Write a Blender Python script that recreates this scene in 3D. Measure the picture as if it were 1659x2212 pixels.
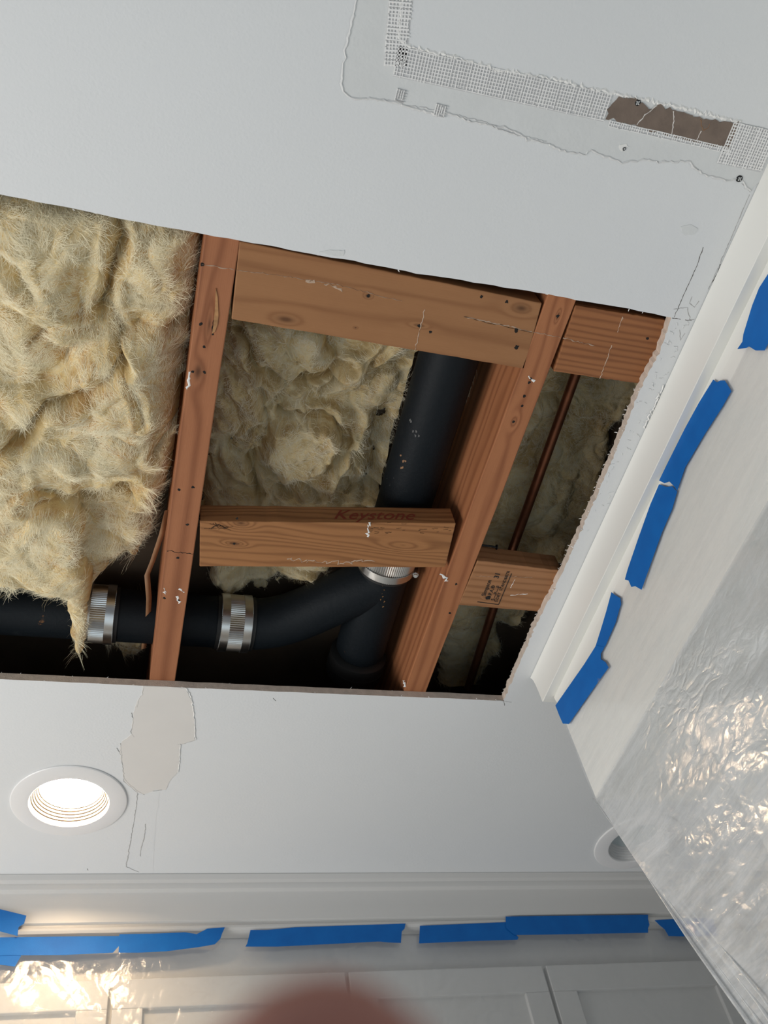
import bpy, bmesh, math, random
import numpy as np
from mathutils import Vector, Matrix
random.seed(7); rng = np.random.default_rng(7)
S = bpy.context.scene; C = S.collection
for o in list(bpy.data.objects): bpy.data.objects.remove(o)
PI = math.pi
# ------------------------------------------------------------------ camera
H = 2.6                    # ceiling height; all coordinates below are relative to the ceiling's underside
F = 1950.0; CAMZ = 0.99935  # focal length in pixels of 1659, camera distance below the ceiling
R = np.array([[0.96096568, -0.23196982, -0.15078118],
              [0.09971293, 0.79874941, -0.59334367],
              [0.25807421, 0.55514807, 0.79070116]])
cd = bpy.data.cameras.new('camera'); cam = bpy.data.objects.new('camera', cd); C.objects.link(cam)
m = Matrix.Identity(4)
for i in range(3):
    m[i][0] = R[0][i]; m[i][1] = -R[1][i]; m[i][2] = -R[2][i]
m[2][3] = H - CAMZ
cam.matrix_world = m
cd.sensor_fit = 'HORIZONTAL'; cd.sensor_width = 36; cd.lens = F / 1659 * 36
cd.clip_start = 0.005; cd.clip_end = 50
cd.dof.use_dof = True; cd.dof.focus_distance = 1.22; cd.dof.aperture_fstop = cd.lens / 3.3
S.camera = cam
# ------------------------------------------------------------------ light
w = bpy.data.worlds.new('world'); S.world = w; w.use_nodes = True
w.node_tree.nodes['Background'].inputs[0].default_value = (0.74, 0.83, 0.95, 1)
w.node_tree.nodes['Background'].inputs[1].default_value = 0.21
def area(name, loc, target, sx, sy, power, col):
    l = bpy.data.lights.new(name, 'AREA'); l.shape = 'RECTANGLE'; l.size = sx; l.size_y = sy; l.energy = power; l.color = col
    o = bpy.data.objects.new(name, l); C.objects.link(o); o.location = (loc[0], loc[1], loc[2] + H)
    o.rotation_euler = (Vector(target) - Vector(loc)).to_track_quat('-Z', 'Y').to_euler(); return o
area('window_light', (-1.75, 0.95, -1.30), (0.5, 0.75, -0.1), 1.1, 1.2, 34, (1.0, 0.97, 0.93))
area('floor_daylight', (-0.4, -0.1, -2.4), (-0.2, 0.1, 0.0), 2.0, 1.6, 8.0, (0.62, 0.83, 1.0))
S.view_settings.view_transform = 'Standard'; S.view_settings.look = 'None'; S.view_settings.gamma = 1
S.view_settings.use_curve_mapping = False; S.view_settings.exposure = 0.0
# ------------------------------------------------------------------ photo geometry: pixel of the 1659x2212 frame -> point on a plane of the room
def ray(px, py): return R.T @ np.array([px - 829.5, py - 1106.0, F])
def atz(px, py, z=0.0):
    d = ray(px, py); p = d * ((CAMZ + z) / d[2]); return np.array([p[0], p[1], z])
def atx(px, py, x):
    d = ray(px, py); p = d * (x / d[0]); return np.array([x, p[1], p[2] - CAMZ])
def aty(px, py, y):
    d = ray(px, py); p = d * (y / d[1]); return np.array([p[0], y, p[2] - CAMZ])
# ------------------------------------------------------------------ materials
def srgb(r, g, b):
    f = lambda c: (c / 255 / 12.92) if c / 255 <= 0.04045 else ((c / 255 + 0.055) / 1.055) ** 2.4
    return (f(r), f(g), f(b), 1)
class NT:
    def __init__(s, name):
        s.m = bpy.data.materials.new(name); s.m.use_nodes = True; s.t = s.m.node_tree
        s.b = s.t.nodes['Principled BSDF']; s.out = s.t.nodes['Material Output']
    def n(s, typ, **k):
        x = s.t.nodes.new(typ)
        for a, v in k.items(): setattr(x, a, v)
        return x
    def l(s, a, b): s.t.links.new(a, b)
    def val(s, sock, v):
        if hasattr(v, 'node'): s.l(v, sock)
        else: sock.default_value = v
    def math(s, op, a, b=0.0, c=0.0):
        x = s.n('ShaderNodeMath', operation=op); s.val(x.inputs[0], a); s.val(x.inputs[1], b)
        if op in ('MULTIPLY_ADD', 'SMOOTH_MIN', 'SMOOTH_MAX'): s.val(x.inputs[2], c)
        return x.outputs[0]
    def noise(s, vec=None, scale=5, detail=4, rough=.5, dist=0.0):
        x = s.n('ShaderNodeTexNoise'); x.inputs['Scale'].default_value = scale; x.inputs['Detail'].default_value = detail
        x.inputs['Roughness'].default_value = rough; x.inputs['Distortion'].default_value = dist
        if vec is not None: s.l(vec, x.inputs['Vector'])
        return x.outputs['Fac']
    def mix(s, f, a, b):
        x = s.n('ShaderNodeMix', data_type='RGBA'); s.val(x.inputs[0], f); s.val(x.inputs[6], a); s.val(x.inputs[7], b); return x.outputs[2]
    def ramp(s, f, stops):
        x = s.n('ShaderNodeValToRGB'); s.val(x.inputs[0], f); e = x.color_ramp.elements
        while len(e) < len(stops): e.new(0.5)
        for i, (p, c) in enumerate(stops): e[i].position = p; e[i].color = c if len(c) == 4 else (*c, 1)
        return x.outputs[0]
    def geo(s): return s.n('ShaderNodeNewGeometry').outputs['Position']
    def bump(s, h, strength=.3, dist=.001):
        x = s.n('ShaderNodeBump'); x.inputs['Strength'].default_value = strength; x.inputs['Distance'].default_value = dist
        s.l(h, x.inputs['Height']); s.l(x.outputs[0], s.b.inputs['Normal']); return x.outputs[0]
def simple(name, col, rough=.6, metal=0, bump=None, var=0.0, vscale=6):
    t = NT(name); t.b.inputs['Roughness'].default_value = rough; t.b.inputs['Metallic'].default_value = metal
    g = t.geo()
    if var:
        f = t.noise(g, vscale, 5); d = tuple(c * (1 - var) for c in col[:3]) + (1,)
        t.l(t.mix(t.ramp(f, [(.3, (0, 0, 0)), (.7, (1, 1, 1))]), d, col), t.b.inputs['Base Color'])
    else: t.b.inputs['Base Color'].default_value = col
    if bump: t.bump(t.noise(g, bump[0], 3), bump[1], bump[2] if len(bump) > 2 else .001)
    return t.m
M = {}
M['ceiling'] = simple('ceiling_paint', (0.78, 0.79, 0.79, 1), .62, bump=(260, .25, .0008), var=.025, vscale=3)
M['trim'] = simple('trim_gloss_paint', (0.86, 0.85, 0.80, 1), .32, bump=(60, .05, .0005))
M['mud'] = simple('joint_compound', (0.74, 0.75, 0.74, 1), .8, bump=(150, .35, .001), var=.05, vscale=25)
M['mud_cream'] = simple('joint_compound_cream', (0.76, 0.73, 0.69, 1), .8, bump=(90, .15, .0006), var=.03, vscale=20)
M['netting'] = simple('tape_thread', (0.90, 0.89, 0.87, 1), .7)
M['shade_bed'] = simple('painted_shade', (0.60, 0.60, 0.60, 1), .9)  # grey that paints in shade between tape threads and in unlit baffle grooves
M['gypsum'] = simple('gypsum_core', (0.76, 0.64, 0.54, 1), .9, bump=(500, .6, .001), var=.2, vscale=120)
M['fuzz'] = simple('torn_paper', (0.86, 0.85, 0.82, 1), .9)
M['brown_paper'] = simple('brown_drywall_paper', srgb(128, 112, 100), .8, bump=(300, .3), var=.25, vscale=60)
M['crack'] = simple('dark_crack', (0.10, 0.09, 0.08, 1), .9)
M['crack_soft'] = simple('grey_crack', (0.42, 0.41, 0.40, 1), .9)
M['ridge'] = simple('compound_ridge', (0.70, 0.70, 0.69, 1), .8)
M['black_metal'] = simple('black_phosphate_metal', (0.015, 0.015, 0.017, 1), .45, .5)
M['hole'] = simple('nail_hole_dark', (0.012, 0.009, 0.007, 1), .9)
M['chalk'] = simple('pale_sawdust', (0.50, 0.36, 0.26, 1), .9)
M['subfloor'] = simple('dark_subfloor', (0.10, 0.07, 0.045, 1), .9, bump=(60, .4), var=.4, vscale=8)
M['kraft'] = simple('kraft_paper', (0.33, 0.17, 0.08, 1), .6, bump=(80, .4), var=.3, vscale=30)
M['rubber'] = simple('black_rubber', (0.012, 0.012, 0.012, 1), .55)
M['floor'] = simple('floor_paper', (0.55, 0.50, 0.44, 1), .8, var=.2, vscale=2)
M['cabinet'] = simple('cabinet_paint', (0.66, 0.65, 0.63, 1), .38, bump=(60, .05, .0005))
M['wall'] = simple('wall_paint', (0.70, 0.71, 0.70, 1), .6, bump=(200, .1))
M['ink'] = simple('stamp_ink', (0.02, 0.015, 0.012, 1), .8)
M['crayon'] = simple('red_lumber_crayon', (0.22, 0.035, 0.015, 1), .8)
M['bright_wood'] = simple('torn_splinter_wood', (0.52, 0.27, 0.11, 1), .7, bump=(200, .5), var=.5, vscale=90)
M['scuff'] = simple('grey_scuff', (0.10, 0.10, 0.10, 1), .6)
M['skin'] = simple('skin', (0.38, 0.145, 0.105, 1), .5, bump=(300, .2))
M['nail_skin'] = simple('fingernail', (0.6, 0.36, 0.30, 1), .3)
def m_tape():
    t = NT('blue_tape'); g = t.geo(); f = t.noise(g, 30, 4)
    t.l(t.mix(f, (0.003, 0.105, 0.40, 1), (0.005, 0.160, 0.54, 1)), t.b.inputs['Base Color']); t.b.inputs['Roughness'].default_value = .6; t.b.inputs['Specular IOR Level'].default_value = .25
    t.bump(t.noise(g, 700, 2), .25, .0005); return t.m
M['tape'] = m_tape()
def m_iron():
    t = NT('black_cast_iron'); g = t.geo(); f = t.noise(g, 22, 8, .7)
    c = t.mix(t.ramp(f, [(.66, (0, 0, 0)), (.70, (1, 1, 1))]), (0.006, 0.009, 0.012, 1), (0.16, 0.075, 0.03, 1))
    f2 = t.noise(g, 14, 8, .75)
    c = t.mix(t.ramp(f2, [(.60, (0, 0, 0)), (.75, (.35, .35, .35))]), c, (0.05, 0.055, 0.06, 1))
    t.l(c, t.b.inputs['Base Color']); t.b.inputs['Roughness'].default_value = .55; t.b.inputs['Specular IOR Level'].default_value = .2
    t.bump(t.noise(g, 120, 6, .7), .5, .0012); return t.m
M['iron'] = m_iron()
def m_copper():
    t = NT('aged_copper'); g = t.geo(); f = t.noise(g, 35, 6, .6)
    t.l(t.mix(f, (0.10, 0.045, 0.03, 1), (0.42, 0.16, 0.08, 1)), t.b.inputs['Base Color'])
    t.b.inputs['Metallic'].default_value = .8; t.b.inputs['Roughness'].default_value = .38; return t.m
M['copper'] = m_copper()
def m_steel():
    t = NT('stainless_steel'); g = t.geo(); f = t.noise(g, 60, 4)
    t.l(t.mix(f, (0.55, 0.54, 0.52, 1), (0.78, 0.77, 0.74, 1)), t.b.inputs['Base Color'])
    t.b.inputs['Metallic'].default_value = 1; t.b.inputs['Roughness'].default_value = .28; return t.m
M['steel'] = m_steel()
def m_wool(name, a, b, c):
    t = NT(name); g = t.geo()
    f = t.noise(g, 14, 8, .65, 1.2); col = t.ramp(f, [(.30, a), (.52, b), (.72, c)])
    t.t.nodes.remove(t.b)
    d = t.n('ShaderNodeBsdfDiffuse'); tr = t.n('ShaderNodeBsdfTranslucent'); mx = t.n('ShaderNodeMixShader'); mx.inputs[0].default_value = .22
    bp = t.n('ShaderNodeBump'); bp.inputs['Strength'].default_value = .6; bp.inputs['Distance'].default_value = .003
    h = t.noise(g, 60, 10, .65, 3.0); t.l(h, bp.inputs['Height'])
    for s_ in (d, tr): t.l(col, s_.inputs['Color']); t.l(bp.outputs[0], s_.inputs['Normal'])
    t.l(d.outputs[0], mx.inputs[1]); t.l(tr.outputs[0], mx.inputs[2]); t.l(mx.outputs[0], t.out.inputs[0]); return t.m
M['wool'] = m_wool('yellow_glass_wool', (0.66, 0.38, 0.15), (0.94, 0.74, 0.38), (0.97, 0.88, 0.62))
M['wool_shaded'] = m_wool('shaded_glass_wool', (0.50, 0.31, 0.12), (0.86, 0.69, 0.38), (0.95, 0.86, 0.62))  # darker copy of the wool, shade of the deeper bays put into its colour
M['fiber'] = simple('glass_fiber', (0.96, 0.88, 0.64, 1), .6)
M['fiber_shaded'] = simple('glass_fiber_shaded', (0.88, 0.80, 0.60, 1), .6)  # fibers for the deeper bays, their shade put into the colour
def m_wood(name, pale, dark, freq=330, knots=(), bump=.25, warp=.012, along=2.2):
    """grain runs along u (metres), rings across v; knots = (u, v, radius_u, radius_v, darkness)"""
    t = NT(name); uv = t.n('ShaderNodeUVMap').outputs[0]; sp = t.n('ShaderNodeSeparateXYZ'); t.l(uv, sp.inputs[0]); u, v = sp.outputs[0], sp.outputs[1]
    cb = t.n('ShaderNodeCombineXYZ'); t.l(t.math('MULTIPLY', u, along), cb.inputs[0]); t.l(t.math('MULTIPLY', v, 16), cb.inputs[1])
    wn = t.noise(cb.outputs[0], 1.0, 3, .5)
    Fv = t.math('MULTIPLY', t.math('ADD', v, t.math('MULTIPLY', wn, warp * 6)), freq)
    dk = None
    for (ku, kv, su, sv, dd) in knots:
        du = t.math('DIVIDE', t.math('SUBTRACT', u, ku), su); dv = t.math('DIVIDE', t.math('SUBTRACT', v, kv), sv)
        r2 = t.math('ADD', t.math('MULTIPLY', du, du), t.math('MULTIPLY', dv, dv))
        g = t.math('POWER', 2.718, t.math('MULTIPLY', r2, -.35))
        ring = t.math('MULTIPLY', t.math('SQRT', r2), 7.0)
        mxn = t.n('ShaderNodeMix', data_type='FLOAT'); t.l(g, mxn.inputs[0]); t.l(Fv, mxn.inputs[2]); t.l(t.math('ADD', ring, kv * freq), mxn.inputs[3]); Fv = mxn.outputs[0]
        core = t.math('MULTIPLY', t.math('POWER', 2.718, t.math('MULTIPLY', r2, -3.5)), dd)
        dk = core if dk is None else t.math('MAXIMUM', dk, core)
    ringv = t.math('ADD', t.math('MULTIPLY', t.math('SINE', Fv), .5), .5)
    ringv = t.math('POWER', ringv, 2.2)
    cb2 = t.n('ShaderNodeCombineXYZ'); t.l(t.math('MULTIPLY', u, 14), cb2.inputs[0]); t.l(t.math('MULTIPLY', v, 900), cb2.inputs[1])
    fine = t.noise(cb2.outputs[0], 1.0, 3, .6)
    cb3 = t.n('ShaderNodeCombineXYZ'); t.l(t.math('MULTIPLY', u, 9), cb3.inputs[0]); t.l(t.math('MULTIPLY', v, 30), cb3.inputs[1])
    blot = t.noise(cb3.outputs[0], 1.0, 5, .6)
    f = t.math('ADD', t.math('MULTIPLY', ringv, .55), t.math('MULTIPLY', fine, .45)); 
    f = t.math('ADD', t.math('SUBTRACT', f, .12), t.math('MULTIPLY', t.math('SUBTRACT', blot, .5), .5))
    col = t.mix(f, pale, dark)
    if dk is not None: col = t.mix(dk, col, (0.05, 0.02, 0.01, 1))
    t.l(col, t.b.inputs['Base Color']); t.b.inputs['Roughness'].default_value = .62
    t.b.inputs['Specular IOR Level'].default_value = .25
    t.bump(t.math('ADD', ringv, fine), bump, .0006); return t.m
# ------------------------------------------------------------------ object helpers
WL = {}
def place(o, world, parent=None):
    wv = Vector(world); WL[o.name] = wv
    if parent is not None: o.parent = parent; o.location = wv - WL[parent.name]
    else: o.location = wv
def tag(o, label=None, cat=None, group=None, kind=None):
    if label: o['label'] = label
    if cat: o['category'] = cat
    if group: o['group'] = group
    if kind: o['kind'] = kind
    return o
def empty(name, loc, label, cat, group=None):
    o = bpy.data.objects.new(name, None); C.objects.link(o); place(o, (loc[0], loc[1], loc[2] + H)); o.empty_display_size = .02
    return tag(o, label, cat, group)
def mk(name, V, Fc, mat, parent=None, smooth=False, uv=None, mats=None, fm=None):
    V = np.asarray(V, float); c = np.array([(V[:, 0].min() + V[:, 0].max()) / 2, (V[:, 1].min() + V[:, 1].max()) / 2, V[:, 2].min()])
    me = bpy.data.meshes.new(name); me.from_pydata((V - c).tolist(), [], [tuple(int(i) for i in f) for f in Fc])
    for mm in (mats or [mat]): me.materials.append(mm)
    if fm is not None: me.polygons.foreach_set('material_index', fm)
    if smooth: me.polygons.foreach_set('use_smooth', [True] * len(me.polygons))
    if uv is not None:
        lay = me.uv_layers.new(name='UVMap'); lay.data.foreach_set('uv', np.asarray(uv, float).ravel())
    me.update(); o = bpy.data.objects.new(name, me); C.objects.link(o); place(o, (c[0], c[1], c[2] + H), parent); return o
def mk_bm(name, bm, mat, parent=None, smooth=False):
    bm.normal_update(); bm.verts.index_update()
    V = [v.co[:] for v in bm.verts]; Fc = [[v.index for v in f.verts] for f in bm.faces]; bm.free(); return mk(name, V, Fc, mat, parent, smooth)
class MB:
    def __init__(s): s.V = []; s.F = []
    def add(s, V, Fc):
        n = len(s.V); s.V += [tuple(v) for v in V]; s.F += [[i + n for i in f] for f in Fc]; return s
    def box(s, a, b):
        (x0, y0, z0), (x1, y1, z1) = a, b
        return s.add([(x0, y0, z0), (x1, y0, z0), (x1, y1, z0), (x0, y1, z0), (x0, y0, z1), (x1, y0, z1), (x1, y1, z1), (x0, y1, z1)],
                     [(0, 3, 2, 1), (4, 5, 6, 7), (0, 1, 5, 4), (1, 2, 6, 5), (2, 3, 7, 6), (3, 0, 4, 7)])
    def prism(s, P, off):            # polygon P (3D points), extruded by vector off
        n = len(P); P = [np.array(p, float) for p in P]; off = np.array(off, float)
        return s.add([*P, *[p + off for p in P]], [list(range(n))[::-1], list(range(n, 2 * n))] + [(i, (i + 1) % n, n + (i + 1) % n, n + i) for i in range(n)])
    def tube(s, pts, r, n=16, cap=True):
        pts = [np.array(p, float) for p in pts]; rs = r if hasattr(r, '__len__') else [r] * len(pts); V = []; Fc = []; prev = None
        for i, p in enumerate(pts):
            d = (pts[min(i + 1, len(pts) - 1)] - pts[max(i - 1, 0)]); d /= np.linalg.norm(d)
            if prev is None: a = np.cross(d, [0, 0, 1.]) if abs(d[2]) < .9 else np.cross(d, [1., 0, 0])
            else: a = prev - d * (prev @ d)
            a /= np.linalg.norm(a); prev = a; b = np.cross(d, a)
            for k in range(n): t = 2 * PI * k / n; V.append(p + rs[i] * (math.cos(t) * a + math.sin(t) * b))
        for i in range(len(pts) - 1):
            for k in range(n): Fc.append((i * n + k, i * n + (k + 1) % n, (i + 1) * n + (k + 1) % n, (i + 1) * n + k))
        if cap: Fc.append(list(range(n))[::-1]); Fc.append([(len(pts) - 1) * n + k for k in range(n)])
        return s.add(V, Fc)
    def build(s, name, mat, parent=None, smooth=False): return mk(name, s.V, s.F, mat, parent, smooth)
def autosmooth(o, ang=40):
    me = o.data; bm = bmesh.new(); bm.from_mesh(me)
    for f in bm.faces: f.smooth = True
    for e in bm.edges:
        if len(e.link_faces) == 2 and e.calc_face_angle(0) > math.radians(ang): e.smooth = False
    bm.to_mesh(me); bm.free(); return o
def bevel(o, w_, seg=2):
    b = o.modifiers.new('bevel', 'BEVEL'); b.width = w_; b.segments = seg; b.limit_method = 'ANGLE'; return o
def jag(P, step=.004, amp=.0008, closed=False):
    """resample a polyline and roughen it"""
    P = [np.array(p, float) for p in P]; out = []; k = len(P) if closed else len(P) - 1
    for i in range(k):
        a, b = P[i], P[(i + 1) % len(P)]; L = np.linalg.norm(b - a); n = max(1, int(L / step))
        for j in range(n):
            q = a + (b - a) * j / n
            if j or i: q = q + rng.normal(0, amp, 3) * np.array([1, 1, 0]) * (1 if len(q) == 3 else 0)
            out.append(q)
    if not closed: out.append(P[-1])
    return out
def line_px(pts, z=0.0, step=.004, amp=.0008): return jag([atz(px, py, z) for px, py in pts], step, amp)
def ribbon(name, P, width, mat, parent, up=-.0004, vary=.5):
    """a thin raised strip along a polyline on a face looking down"""
    P = [np.array(p) for p in P]; V = []; Fc = []
    for i, p in enumerate(P):
        d = P[min(i + 1, len(P) - 1)] - P[max(i - 1, 0)]; nrm = np.array([-d[1], d[0], 0]); nrm /= (np.linalg.norm(nrm) + 1e-9)
        ww = width * (1 + random.uniform(-vary, vary)) / 2
        V += [p + nrm * ww + [0, 0, .0002], p + [0, 0, up], p - nrm * ww + [0, 0, .0002]]
    for i in range(len(P) - 1):
        a = i * 3; Fc += [(a, a + 1, a + 4, a + 3), (a + 1, a + 2, a + 5, a + 4)]
    return mk(name, V, Fc, mat, parent)

# ================================================================== THE SETTING
DW = .0127
# ceiling drywall with the cut opening and two downlight holes
near_px = [(0, 420), (110, 441), (250, 471), (440, 505), (517, 519), (600, 534), (690, 552), (740, 559), (900, 590), (1000, 606), (1090, 621), (1184, 636), (1245, 648), (1360, 668), (1450, 686)]
right_px = [(1446, 700), (1418, 777), (1386, 834), (1353, 916), (1316, 1009), (1280, 1091), (1239, 1184), (1194, 1282), (1158, 1351), (1088, 1514)]
far_px = [(1088, 1514), (1000, 1510), (600, 1494), (304, 1481), (0, 1467)]
LX = -.29
op = [np.array([LX, atz(0, 420)[1] - .001, 0])] + line_px(near_px, step=.012, amp=.0004)[:-1] + line_px([near_px[-1]] + right_px, step=.005, amp=.0009)[:-1] + line_px(far_px, step=.02, amp=.0003) + [np.array([LX, atz(0, 1467)[1], 0])]
LIGHTS = [(-.0685, 1.364), (1.062, 1.470)]
def ring(cx, cy, r, n, z=0): return [np.array([cx + r * math.cos(2 * PI * k / n), cy + r * math.sin(2 * PI * k / n), z]) for k in range(n)]
bm = bmesh.new(); loops = [[(-2.2, -1.7, 0), (2.4, -1.7, 0), (2.4, 2.1, 0), (-2.2, 2.1, 0)], op, ring(*LIGHTS[0], .068, 32), ring(*LIGHTS[1], .068, 32)]
for L in loops:
    vs = [bm.verts.new(tuple(p)) for p in L]
    for i in range(len(vs)): bm.edges.new((vs[i], vs[(i + 1) % len(vs)]))
bmesh.ops.triangle_fill(bm, use_beauty=True, use_dissolve=False, edges=bm.edges[:])
r_ = bmesh.ops.extrude_face_region(bm, geom=bm.faces[:])
for v in [g for g in r_['geom'] if isinstance(g, bmesh.types.BMVert)]:
    v.co.z += DW
bmesh.ops.recalc_face_normals(bm, faces=bm.faces[:])
bm.verts.index_update(); V = [v.co[:] for v in bm.verts]; Fc = [[v.index for v in f.verts] for f in bm.faces]
fm = [0 if abs(f.normal.z) > .5 else 1 for f in bm.faces]; bm.free()
ceil = mk('ceiling', V, Fc, None, mats=[M['ceiling'], M['gypsum']], fm=fm); tag(ceil, kind='structure')
# paper fuzz along the sawn edges
fz = MB()
for P, n_, s_ in ((line_px([near_px[-1]] + right_px, step=.0035, amp=.0006), 1, 1), (line_px(far_px, step=.012, amp=.0004), 1, 1), (line_px(near_px, step=.02, amp=.0003), 1, 1)):
    for p in P:
        if random.random() < .25: continue
        L = random.uniform(.0015, .0045); a = random.uniform(0, 2 * PI); q = p + np.array([0, 0, DW * random.choice((.05, 1.0, 1.0))]); d = np.array([math.cos(a), math.sin(a), random.uniform(-.1, .5)]) * L
        sd = np.array([-d[1], d[0], 0]) * .18
        fz.add([q - sd, q + sd, q + d * .6 + sd * .8 + [0, 0, .0004], q + d], [(0, 1, 2, 3)])
tag(fz.build('paper_fuzz', M['fuzz'], ceil), kind='stuff')
# the framing's cover above the cavity and unseen rim boards added to keep light out of it
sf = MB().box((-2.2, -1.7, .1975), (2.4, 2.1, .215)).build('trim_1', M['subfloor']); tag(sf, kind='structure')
rim = MB().box((-2.2, -1.7, DW), (-2.16, 2.1, .1975)).box((2.36, -1.7, DW), (2.4, 2.1, .1975)).box((-2.16, -1.7, DW), (2.36, -1.66, .1975)).box((-2.16, 2.06, DW), (2.36, 2.1, .1975)).build('rim_light_block', M['subfloor']); tag(rim, kind='structure')
fl = MB().box((-2.8, -2.6, -H - .05), (2.4, 2.1, -H)).build('floor', M['floor']); tag(fl, kind='structure')
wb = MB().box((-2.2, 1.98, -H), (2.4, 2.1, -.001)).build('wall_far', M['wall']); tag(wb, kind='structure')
# header on the right with its two-step crown, and the wall set back under it
YC = .99
hd = MB().box((.676, -1.7, -.257), (2.3, YC, -.001)).build('wall_right', M['trim']); bevel(hd, .0015); tag(hd, kind='structure')
lw = MB().box((.80, -1.7, -H), (2.3, .86, -.2575)).build('wall_right_lower', M['wall']); tag(lw, kind='structure')
def molding(name, prof, sgn=1):
    """prof: (projection from the face, z), run along -y to the corner, mitred round it and on along +x"""
    V = []; n = len(prof)
    for a, z in prof: V.append((.676 - a, -1.7, z))
    for a, z in prof: V.append((.676 - a, YC + a, z))
    for a, z in prof: V.append((2.3, YC + a, z))
    Fc = []
    for s_ in range(2):
        for i in range(n): Fc.append((s_ * n + i, s_ * n + (i + 1) % n, (s_ + 1) * n + (i + 1) % n, (s_ + 1) * n + i))
    Fc += [list(range(n)), list(range(2 * n, 3 * n))[::-1]]
    o = mk(name, V, Fc, M['trim']); tag(o, kind='structure'); return autosmooth(o, 12)
molding('trim_3', [(0, -.0008), (.0195, -.0008), (.0182, -.004), (.0172, -.009), (.0165, -.018), (.0160, -.035), (.0160, -.0560), (.0155, -.0570), (.0005, -.0570), (0, -.0575)])
molding('trim_4', [(0, -.0577), (.0006, -.0577), (.0016, -.0595), (.0014, -.064), (.0006, -.070), (0, -.073)])
# crown over the far cabinets
def run_x(name, prof, x0=-2.1, x1=2.3):
    n = len(prof); V = [(x0, y, z) for y, z in prof] + [(x1, y, z) for y, z in prof]
    Fc = [(i, n + i, n + (i + 1) % n, (i + 1) % n) for i in range(n)] + [list(range(n))[::-1], list(range(n, 2 * n))]
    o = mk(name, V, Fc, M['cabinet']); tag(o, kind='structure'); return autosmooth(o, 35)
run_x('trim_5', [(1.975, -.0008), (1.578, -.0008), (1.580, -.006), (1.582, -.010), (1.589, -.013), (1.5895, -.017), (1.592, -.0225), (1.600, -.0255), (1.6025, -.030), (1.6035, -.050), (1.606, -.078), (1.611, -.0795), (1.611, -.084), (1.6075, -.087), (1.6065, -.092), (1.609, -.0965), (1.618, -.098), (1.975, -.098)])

# ---- repair marks on the ceiling (parts of it)
def plate(name, px, mat, parent, th, z0=0.0, step=.004, amp=.0006, jagged=True):
    P = [atz(a, b, 0) for a, b in px]
    if jagged: P = jag(P, step, amp, closed=True)
    bm = bmesh.new(); vs = [bm.verts.new((p[0], p[1], z0 - th)) for p in P]
    es = [bm.edges.new((vs[i], vs[(i + 1) % len(vs)])) for i in range(len(vs))]
    bmesh.ops.triangle_fill(bm, use_beauty=True, edges=es)
    r_ = bmesh.ops.extrude_face_region(bm, geom=bm.faces[:])
    for v in [g for g in r_['geom'] if isinstance(g, bmesh.types.BMVert)]: v.co.z = z0 + .0003
    bmesh.ops.recalc_face_normals(bm, faces=bm.faces[:]); return mk_bm(name, bm, mat, parent)
outer = [(772, -40), (768, 20), (752, 80), (742, 140), (737, 180), (742, 200), (760, 213), (800, 212), (850, 218), (880, 228), (945, 248), (962, 242), (1000, 256), (1060, 268), (1100, 278), (1140, 300), (1190, 312), (1225, 328), (1265, 334), (1278, 324), (1300, 334), (1345, 351), (1390, 345), (1430, 350), (1490, 348), (1512, 372), (1540, 382), (1565, 388), (1597, 386), (1622, 412)]
inner = [(1600, 262), (1470, 232), (1300, 196), (1190, 168), (1070, 150), (980, 120), (930, 110), (875, 96), (862, 80), (866, 30), (872, -40)]
plate('joint_compound', outer + [(1700, 330), (1700, 285)] + inner, M['mud'], ceil, .0007)
ribbon('compound_ridge', line_px(outer, -.0006, .0035, .0007), .003, M['ridge'], ceil, up=-.0012)
ribbon('compound_ridge', line_px([(800, 212), (870, 226), (950, 240), (1040, 262), (1110, 290), (1180, 305)], -.0006, .003, .0006), .0016, M['ridge'], ceil, up=-.001)
plate('drywall_panel', [(872, -60), (866, 30), (862, 82), (877, 97), (930, 111), (980, 121), (1070, 151), (1190, 169), (1300, 197), (1470, 233), (1600, 263), (1760, 300), (1800, -60)], M['ceiling'], ceil, .0012, amp=.0004)
ribbon('torn_edge', line_px(inner[::-1], -.0012, .0022, .0009), .0035, M['fuzz'], ceil, up=-.0012, vary=.9)
def net(name, a, b, width, side, cell=.0033, th=.0009, z=-.0008):
    a = atz(*a); b = atz(*b); d = b - a; L = np.linalg.norm(d); d /= L; nn = np.array([-d[1], d[0], 0]) * side; mb = MB()
    def bar(p, q, wd, zz):
        e = q - p; e /= np.linalg.norm(e); s_ = np.array([-e[1], e[0], 0]) * wd / 2
        P = [p - s_, p + s_, q + s_, q - s_]; mb.prism([[*k[:2], zz] for k in P], (0, 0, .0007))
    k = 0.0
    while k < L:
        j = rng.normal(0, .00025, 4); bar(a + d * (k + j[0]) + nn * abs(j[1]) * 4, a + d * (k + j[2]) + nn * (width - abs(j[3]) * 8), th * random.uniform(.7, 1.3), z - .0015); k += cell
    k = .001
    while k < width:
        n_ = 12; pts = [a + nn * (k + rng.normal(0, .0002)) + d * (L * i / n_) for i in range(n_ + 1)]
        for i in range(n_): bar(pts[i], pts[i + 1] + d * .0005, th * random.uniform(.6, 1.2), z - .0013)
        k += cell
    shade_bed = [a, b, b + nn * width, a + nn * width]; MB().prism([[p[0], p[1], -.00125] for p in shade_bed], (0, 0, .0006)).build('painted_shade', M['shade_bed'], ceil)  # grey plate added behind the threads to paint the shaded cells
    return tag(mb.build(name, M['netting'], ceil), kind='stuff')
net('mesh_tape', (862, 98), (1322, 202), .029, 1)
net('mesh_tape', (1585, 262), (1680, 283), .046, 1, th=.0012)
net('mesh_tape', (842, -30), (828, 140), .024, -1, th=.0013)
net('mesh_tape', (1318, 258), (1580, 318), .007, 1, cell=.0028)
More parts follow.
